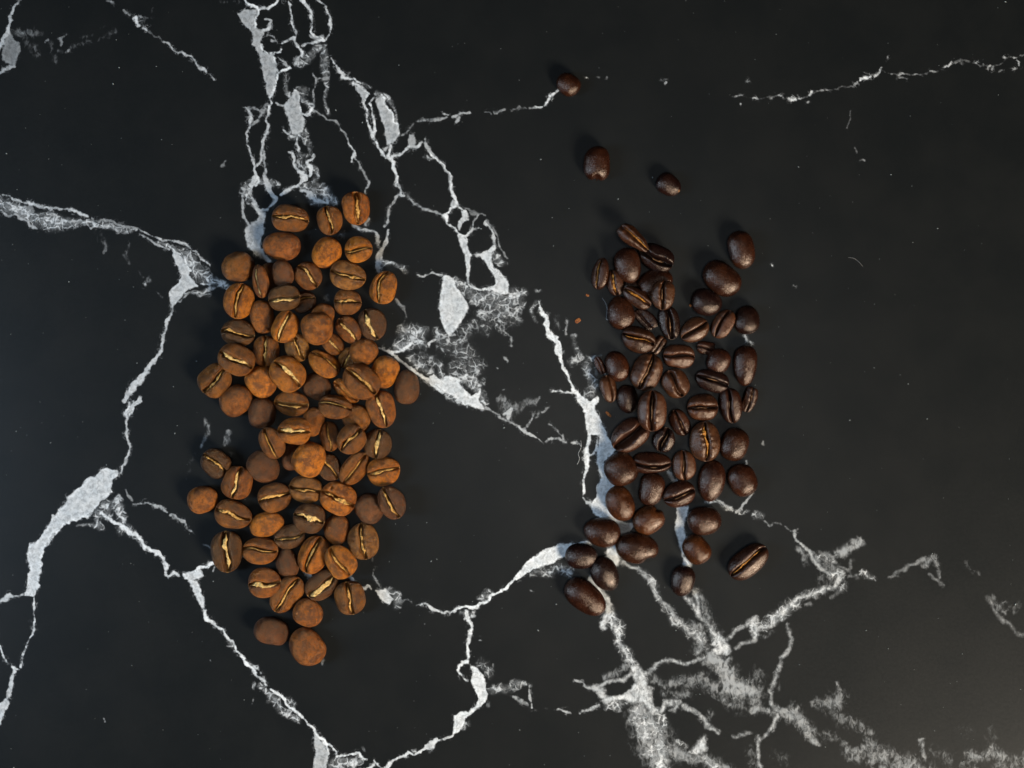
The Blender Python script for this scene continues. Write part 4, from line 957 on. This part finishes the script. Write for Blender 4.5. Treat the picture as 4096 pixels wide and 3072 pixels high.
def make_bean(L, W, view, roll, tone, chaff, ex, rng, dark):
    """vertices in photograph pixels: x along the bean, z up; returns body and chaff"""
    a, b = L / 2, W / 2
    NP, NT_ = 44, 56
    c0 = ex.get('c', rng.uniform(-.06, .06)); c1 = rng.uniform(-.10, .10); D = ex.get('D', .48 if view != 'F' else .2); gw = ex.get('w', .10)
    wr = ex.get('wr', rng.uniform(.6, 1.5) if view != 'B' else .6); lump = ex.get('lump', .026 if view != 'B' else .013)
    hT, hB = (.50 * b, .72 * b) if view != 'F' else (.45 * b, .5 * b)
    egg = rng.uniform(-.13, .13); bend = rng.uniform(-.07, .07); pw = rng.uniform(2.0, 3.0)
    ph = np.linspace(0, math.pi, NP + 2)[1:-1]; xs = np.cos(ph) * np.where(np.abs(np.cos(ph)) > .9, 1, 1)
    th = np.linspace(0, 2 * math.pi, NT_, endpoint=False); th = th - .62 * np.sin(th - math.pi / 2) * -1 * -1
    XN, TH = np.meshgrid(xs, th, indexing='ij'); XN, TH = XN.ravel(), TH.ravel()
    n1, n2, n3 = field(rng), field(rng, 9, (5, 10)), field(rng, 8, (2, 4))
    ck = field(rng, 5, (4, 9))
    cracks = [(rng.choice([-1, 1]) * rng.uniform(.25, .8), rng.choice([-1, 1]), rng.uniform(-.5, .5), rng.uniform(.25, .6), rng.uniform(.05, .13)) for _ in range(rng.integers(0, 4))] if view == 'U' else []
    def surf(xn, ct, top, groove=True):
        r = np.maximum(1 - np.abs(xn) ** pw, 0) ** .5 * (1 + egg * xn)
        e = ct * r
        cc = c0 * np.cos(1.57 * xn) * 2 + c1 * np.sin(3.1 * xn) + .020 * ck(np.stack([xn * 1.4, xn * 0, xn * 0], 1))
        y = b * (e + bend * (np.abs(xn) ** 2 - .3) + np.where(top, cc * (1 - np.minimum(np.abs(ct), 1) ** 2), 0))
        zt = hT * r * np.maximum(1 - np.abs(ct) ** 2.6, 0) ** .56
        zb = -hB * r * np.sqrt(np.maximum(1 - ct ** 2, 0))
        if view != 'B' or True:
            w_ = gw * (1 + .25 * np.sin(xn * 5 + egg * 50))
            puff = .07 * b * np.exp(-((np.abs(e) - .34) / .20) ** 2) * r
            zt = zt + puff - .10 * b * np.exp(-np.abs(e) / .13) * r
            if groove: zt = zt - D * b * np.sqrt(r) * np.exp(-(np.abs(e) / w_) ** 2.4) * np.clip((1 - np.abs(xn)) * 9, .0, 1)
            ridge = np.sin(xn * 17 + 2.2 * n3(np.stack([xn, e, 0 * e], 1)) + 3 * np.sign(e)) + .6 * np.sin(xn * 31 + 2 * n3(np.stack([xn * 2, e, 0 * e + 2], 1)))
            for x_, sg, sl, ln, dp in cracks:
                ae = e * sg
                zt = zt - dp * b * np.exp(-((xn - x_ - sl * ae) / .042) ** 2) * np.clip((ln - ae) * 6, 0, 1) * (ae > -.02) * r
            zt = zt + wr * .0125 * b * ridge * np.exp(-((np.abs(e) - .22) / .30) ** 2) * r
        return y, np.where(top, zt, zb), e, r
    top = np.sin(TH) >= -1e-6
    y, z, e, r = surf(XN, np.cos(TH), top)
    P = np.stack([a * XN, y, z], 1)
    u = np.stack([XN, y / b, z / b], 1)
    rad = np.stack([XN * .6, np.cos(TH) * r, np.sin(TH) * r], 1); rad /= np.linalg.norm(rad, axis=1)[:, None] + 1e-6
    disp = lump * n1(u) + .006 * wr * n2(u)
    if view == 'B': disp = disp + .010 * wr * np.abs(n2(u * 1.3)) + .006 * n3(u * 1.5)
    if view == 'F':
        disp = disp + .05 * np.sign(n3(u)) * np.abs(n3(u)) ** .6 + .02 * n2(u * 1.6)
        P[:, 0] = np.clip(P[:, 0], -a * .9, a * .8)
    for (dx, dy_, rr, dd) in ex.get('dent', []):
        g = np.exp(-(((XN - dx) ** 2 + ((-y / b if view == 'B' else y / b) - dy_) ** 2) / rr ** 2)); disp = disp - dd * g * 1.6
    P = P + rad * disp[:, None] * b
    ends = [[a * (.80 if view == 'F' else 1.0), 0, 0], [-a * (.9 if view == 'F' else 1.0), 0, 0]]
    ends = np.array(ends); ends[:, 2] = [P[:NT_, 2].mean(), P[-NT_:, 2].mean()]; ends[:, 1] = [P[:NT_, 1].mean(), P[-NT_:, 1].mean()]
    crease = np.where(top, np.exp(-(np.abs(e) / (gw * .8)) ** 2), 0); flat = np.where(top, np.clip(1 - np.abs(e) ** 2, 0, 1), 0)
    crease = np.append(crease, [0, 0]); flat = np.append(flat, [0, 0])
    V = np.concatenate([P, ends])
    i = np.arange(NP - 1)[:, None] * NT_; j = np.arange(NT_)[None, :]; j2 = (j + 1) % NT_
    quads = np.stack([i + j, i + j2, i + NT_ + j2, i + NT_ + j], -1).reshape(-1, 4)
    j = np.arange(NT_); j2 = (j + 1) % NT_; o1 = NP * NT_
    tris = np.concatenate([np.stack([j2, j, np.full(NT_, o1)], -1), np.stack([(NP - 1) * NT_ + j, (NP - 1) * NT_ + j2, np.full(NT_, o1 + 1)], -1)])
    # chaff ribbon with a ragged edge, lying in and over the groove
    CV = None
    if chaff > 0:
        N = 44; s0, s1 = -.86 + rng.uniform(0, .2), .86 - rng.uniform(0, .2)
        if chaff < .5: s0, s1 = rng.uniform(-.6, -.1), rng.uniform(.2, .7)
        xn = np.linspace(s0, s1, N); t = np.linspace(0, 1, N)
        env = np.minimum(1, np.minimum(t, 1 - t) * 6) * (.75 + .25 * np.sin(3.1 * t))
        rg = lambda f: field(rng, 6, f)(np.stack([xn * 4, xn * 0, xn * 0], 1))
        hw = (.026 + .050 * chaff) * env * np.clip(1.05 + .45 * rg((1, 4)), .3, 1.5)
        hl = np.maximum(hw * (1 + .36 * rg((1.5, 6)) + .24 * rg((8, 16))), .006); hr = np.maximum(hw * (1 + .36 * rg((1.5, 6)) + .24 * rg((8, 16))), .006)
        off = .028 * rg((1, 3)) * min(chaff, 1.5) + rng.choice([-1, 1]) * .035
        rr = np.maximum(1 - np.abs(xn) ** pw, 0) ** .5
        rows = []
        for kx, lift in ((-1, -.10), (-.72, .005), (-.2, .04), (.2, .02), (.72, .01), (1, -.10)):
            ee = off + np.where(kx < 0, hl, hr) * kx
            ct = np.clip(ee / np.maximum(rr, .1), -.9, .9)
            yy, zz, _, _ = surf(xn, ct, np.ones(N, bool), groove=False)
            zz = zz + (lift + (.014 * rg((4, 10)) if abs(kx) < 1 else 0)) * b - .015 * b
            rows.append(np.stack([a * xn, yy, zz], 1))
        CV = np.stack(rows, 1).reshape(-1, 3)          # N x 6
    # roll, then fit the outline measured in the photograph
    rl = math.radians(roll + (180 if view == 'B' else 0)); pt = math.radians(rng.uniform(-4, 4))
    R = np.array([[1, 0, 0], [0, math.cos(rl), -math.sin(rl)], [0, math.sin(rl), math.cos(rl)]])
    Q = np.array([[math.cos(pt), 0, math.sin(pt)], [0, 1, 0], [-math.sin(pt), 0, math.cos(pt)]])
    T = (Q @ R).T
    V = V @ T
    if CV is not None: CV = CV @ T
    lo, hi = V.min(0), V.max(0); mid = (lo + hi) / 2; sc = np.array([L, W, 0]) / (hi - lo); sc[2] = math.sqrt(max(sc[1], .3))
    V = (V - mid) * sc
    if CV is not None: CV = (CV - mid) * sc
    return V, quads, tris, crease, flat, CV

CELL = 8.0; HM = np.zeros((int(3072 / CELL), int(4096 / CELL)))
def settle(cx, cy, ang, V, k):
    """lowest height (px) at which the bean rests on the slab or on the beans already laid"""
    L, W, H = V.max(0) - V.min(0); ca, sa = math.cos(ang), math.sin(ang)
    R = int(max(L, W) / 2 / CELL) + 2; ci, cj = int(cx / CELL), int(cy / CELL)
    jj, ii = np.mgrid[max(cj - R, 0):min(cj + R + 1, HM.shape[0]), max(ci - R, 0):min(ci + R + 1, HM.shape[1])]
    dx = (ii + .5) * CELL - cx; dy = -((jj + .5) * CELL - cy)
    u = (dx * ca + dy * sa) / (L / 2); v = (-dx * sa + dy * ca) / (W / 2); q = u * u + v * v
    m = q < .86; bot = H / 2 * (1 - np.sqrt(1 - q[m])); topz = H / 2 * (1 + np.sqrt(1 - q[m]))
    h = HM[jj[m], ii[m]]; lift = max(0.0, float((h * .93 - bot).max()) if m.any() else 0.0)
    if k == 0: lift = min(lift, H * .10)
    lift = min(lift, H * 1.0)
    HM[jj[m], ii[m]] = np.maximum(h, lift + topz)
    return lift, H

GROUPS = {0: 'light roasted coffee beans in the left pile', 1: 'dark roasted coffee beans in the right pile and above it'}
for gi, (table, tones) in enumerate(((LIGHT, TONE_L), (DARK, TONE_D))):
    order = sorted(range(len(table)), key=lambda i: table[i][8 + 1])
    for i in order:
        fr, cx, cy, L, W, ang, view, roll, tone, chaff, layer, ex, label = table[i]
        x0, y0, s = FR[fr]; cx, cy, L, W = x0 + cx / s, y0 + cy / s, L / s * (1.05 if gi else 1.03), W / s * (1.06 if gi else 1.04)
        rng = np.random.default_rng(1000 * gi + i + 7)
        dark = gi == 1
        V, quads, tris, crease, flat, CV = make_bean(L, W, view, roll, tone, chaff if view != 'B' else 0, ex, rng, dark)
        an = math.radians(ang)
        lift, H = settle(cx, cy, an, V, layer)
        zc = (lift + H / 2) * PX; k = (CAM_H - zc) / CAM_H              # true size and place under perspective
        X, Y = (cx - 2048) * PX * k, (1536 - cy) * PX * k
        S = PX * k; V = V * S; zoff = -V[:, 2].min(); V[:, 2] += zoff
        col = np.array(tones[tone]) * rng.uniform(.88, 1.12) * (1 + rng.normal(0, .03, 3))
        parts = (CV is not None) or ex.get('tip')
        loc = (X, Y, lift * PX)
        if parts:
            root = bpy.data.objects.new('coffee_bean', None); scene.collection.objects.link(root); root.empty_display_size = .003
        else: root = None
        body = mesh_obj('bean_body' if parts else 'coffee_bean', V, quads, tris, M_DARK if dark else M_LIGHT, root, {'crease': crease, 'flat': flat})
        body.color = (*col, 1)
        if CV is not None:
            CV = CV * S; CV[:, 2] += zoff
            N = len(CV) // 6; a_ = np.arange(N - 1)[:, None] * 6 + np.arange(5)[None, :]
            q = np.stack([a_, a_ + 1, a_ + 7, a_ + 6], -1).reshape(-1, 4)
            und = np.stack([np.arange(N - 1) * 6 + 5, np.arange(N - 1) * 6, np.arange(N - 1) * 6 + 6, np.arange(N - 1) * 6 + 11], -1)
            mat = (M_GOLD if (chaff >= .7 and tone != 't') or chaff > 1 else M_TAN) if dark else (M_PALE if chaff >= 1.8 or rng.random() < .25 else M_CHAFF)
            mesh_obj('chaff_strip', CV, np.concatenate([q, und]), [(5, 4, 3), (5, 3, 2), (5, 2, 1), (5, 1, 0)] , mat, root)
        if ex.get('tip'):
            rr = .11 * W * S; tp = []
            for p_ in np.linspace(0, math.pi, 8):
                for t_ in np.linspace(0, 2 * math.pi, 10, endpoint=False):
                    tp.append((math.cos(p_) * rr, math.sin(p_) * math.cos(t_) * rr * .8 * (1 + .2 * math.sin(3 * t_)), math.sin(p_) * math.sin(t_) * rr * .8))
            tp = np.array(tp) + (L * S * .40, W * S * .02, V[:, 2].max() * .62)
            q = [(r_ * 10 + c_, r_ * 10 + (c_ + 1) % 10, (r_ + 1) * 10 + (c_ + 1) % 10, (r_ + 1) * 10 + c_) for r_ in range(7) for c_ in range(10)]
            mesh_obj('broken_tip', tp, q, [], M_TAN, root)
        top_o = root or body
        top_o.location = loc; top_o.rotation_euler = (0, 0, an)
        top_o['label'] = label; top_o['category'] = 'coffee bean'; top_o['group'] = GROUPS[gi]

# ------------------------------------------------------------------ crumbs, fibres, dust
def crumb(px, py, L, W, ang, label, seed):
    rng = np.random.default_rng(seed); V, q, t, cr, fl, _ = make_bean(L, W, 'F', 10, 'm', 0, {'lump': .16, 'wr': 3}, rng, False)
    V = V * PX; V[:, 2] *= .5; V[:, 2] -= V[:, 2].min()
    o = mesh_obj('chaff_crumb', V, q, t, CRUMB, None, {'crease': cr, 'flat': fl})
    o.location = ((px - 2048) * PX, (1536 - py) * PX, 0); o.rotation_euler = (0, 0, math.radians(ang))
    o['label'] = label; o['category'] = 'crumb'; o['group'] = 'chaff crumbs left of the dark beans'
CRUMB = chaff_material('rusty_crumb', (.10, .03, .01, 1), (.26, .09, .02, 1), (.42, .20, .08, 1))
crumb(2311, 1283, 24, 17, 35, 'rusty crumb of chaff lying on black stone, upper left of the dark pile', 1)
crumb(2350, 1181, 14, 9, -10, 'faint small brown crumb above the rusty one', 2)
crumb(2434, 1657, 30, 11, -42, 'thin orange splinter between the white vein and the half bean', 3)
crumb(2761, 1221, 9, 12, 10, 'tiny golden crumb touching the very dark glossy bean', 4)

def fibre(pts, z, rad, label, col, name='hair_fibre'):
    P = np.array([((x - 2048) * PX, (1536 - y) * PX, z) for x, y in pts])
    t = np.linspace(0, len(P) - 1, 40); out = []
    for q in t:                                             # Catmull-Rom
        i = min(int(q), len(P) - 2); f = q - i
        p0, p1, p2, p3 = P[max(i - 1, 0)], P[i], P[i + 1], P[min(i + 2, len(P) - 1)]
        out.append(.5 * (2 * p1 + (p2 - p0) * f + (2 * p0 - 5 * p1 + 4 * p2 - p3) * f ** 2 + (3 * p1 - p0 - 3 * p2 + p3) * f ** 3))
    out = np.array(out); out[:, 2] += .0002 * np.sin(t * 2) ** 2
    V = []; 
    for k in range(len(out)):
        d = out[min(k + 1, len(out) - 1)] - out[max(k - 1, 0)]; d[2] = 0; d /= np.linalg.norm(d) + 1e-9; nrm = np.array([-d[1], d[0], 0])
        for a_ in range(5):
            V.append(out[k] + rad * (math.cos(a_ * 1.2566) * nrm + math.sin(a_ * 1.2566) * np.array([0, 0, 1])))
    q = [(k * 5 + a_, k * 5 + (a_ + 1) % 5, k * 5 + 5 + (a_ + 1) % 5, k * 5 + 5 + a_) for k in range(len(out) - 1) for a_ in range(5)]
    V = np.array(V); c = V.mean(0); c[2] = 0
    o = mesh_obj(name, V - c, q, [], plain(name, col)); o.location = c
    o['label'] = label; o['category'] = 'hair'
fibre([(2408, 1192), (2421, 1212), (2428, 1235), (2425, 1275), (2436, 1281), (2462, 1290)], .0004, .00004, 'fine pale hair curling round the left side of a shiny dark bean', (.42, .45, .48))
fibre([(2323, 1762), (2324, 1790), (2313, 1815), (2318, 1835), (2308, 1858)], .0002, .000045, 'short curly pale hair on bare stone left of the broad white vein', (.42, .44, .45))
fibre([(3392, 1030), (3415, 1034), (3432, 1046), (3450, 1066)], .0002, .00004, 'short faint hair on the empty stone at the far right', (.2, .2, .2))

rng = np.random.default_rng(5); V = []; F = []
for k in range(420):
    x, y = rng.uniform(0, 4096), rng.uniform(0, 3072); r = (.9 + 2.0 * rng.random() ** 5) * PX; c = np.array([(x - 2048) * PX, (1536 - y) * PX, r * .6]); b0 = len(V)
    st = rng.uniform(1, 2.2); an = rng.uniform(0, 3.14)
    for p_ in ((st, 0, 0), (0, 1, 0), (-st, 0, 0), (0, -1, 0), (0, 0, .7), (0, 0, -.6)):
        V.append(c + r * np.array([p_[0] * math.cos(an) - p_[1] * math.sin(an), p_[0] * math.sin(an) + p_[1] * math.cos(an), p_[2]]))
    F += [(b0 + a_, b0 + (a_ + 1) % 4, b0 + 4) for a_ in range(4)] + [(b0 + (a_ + 1) % 4, b0 + a_, b0 + 5) for a_ in range(4)]
d = mesh_obj('dust', np.array(V), [], F, plain('dust', (.22, .25, .25)))
d['kind'] = 'stuff'; d['label'] = 'scattered tiny pale specks of dust on the black stone'; d['category'] = 'dust'
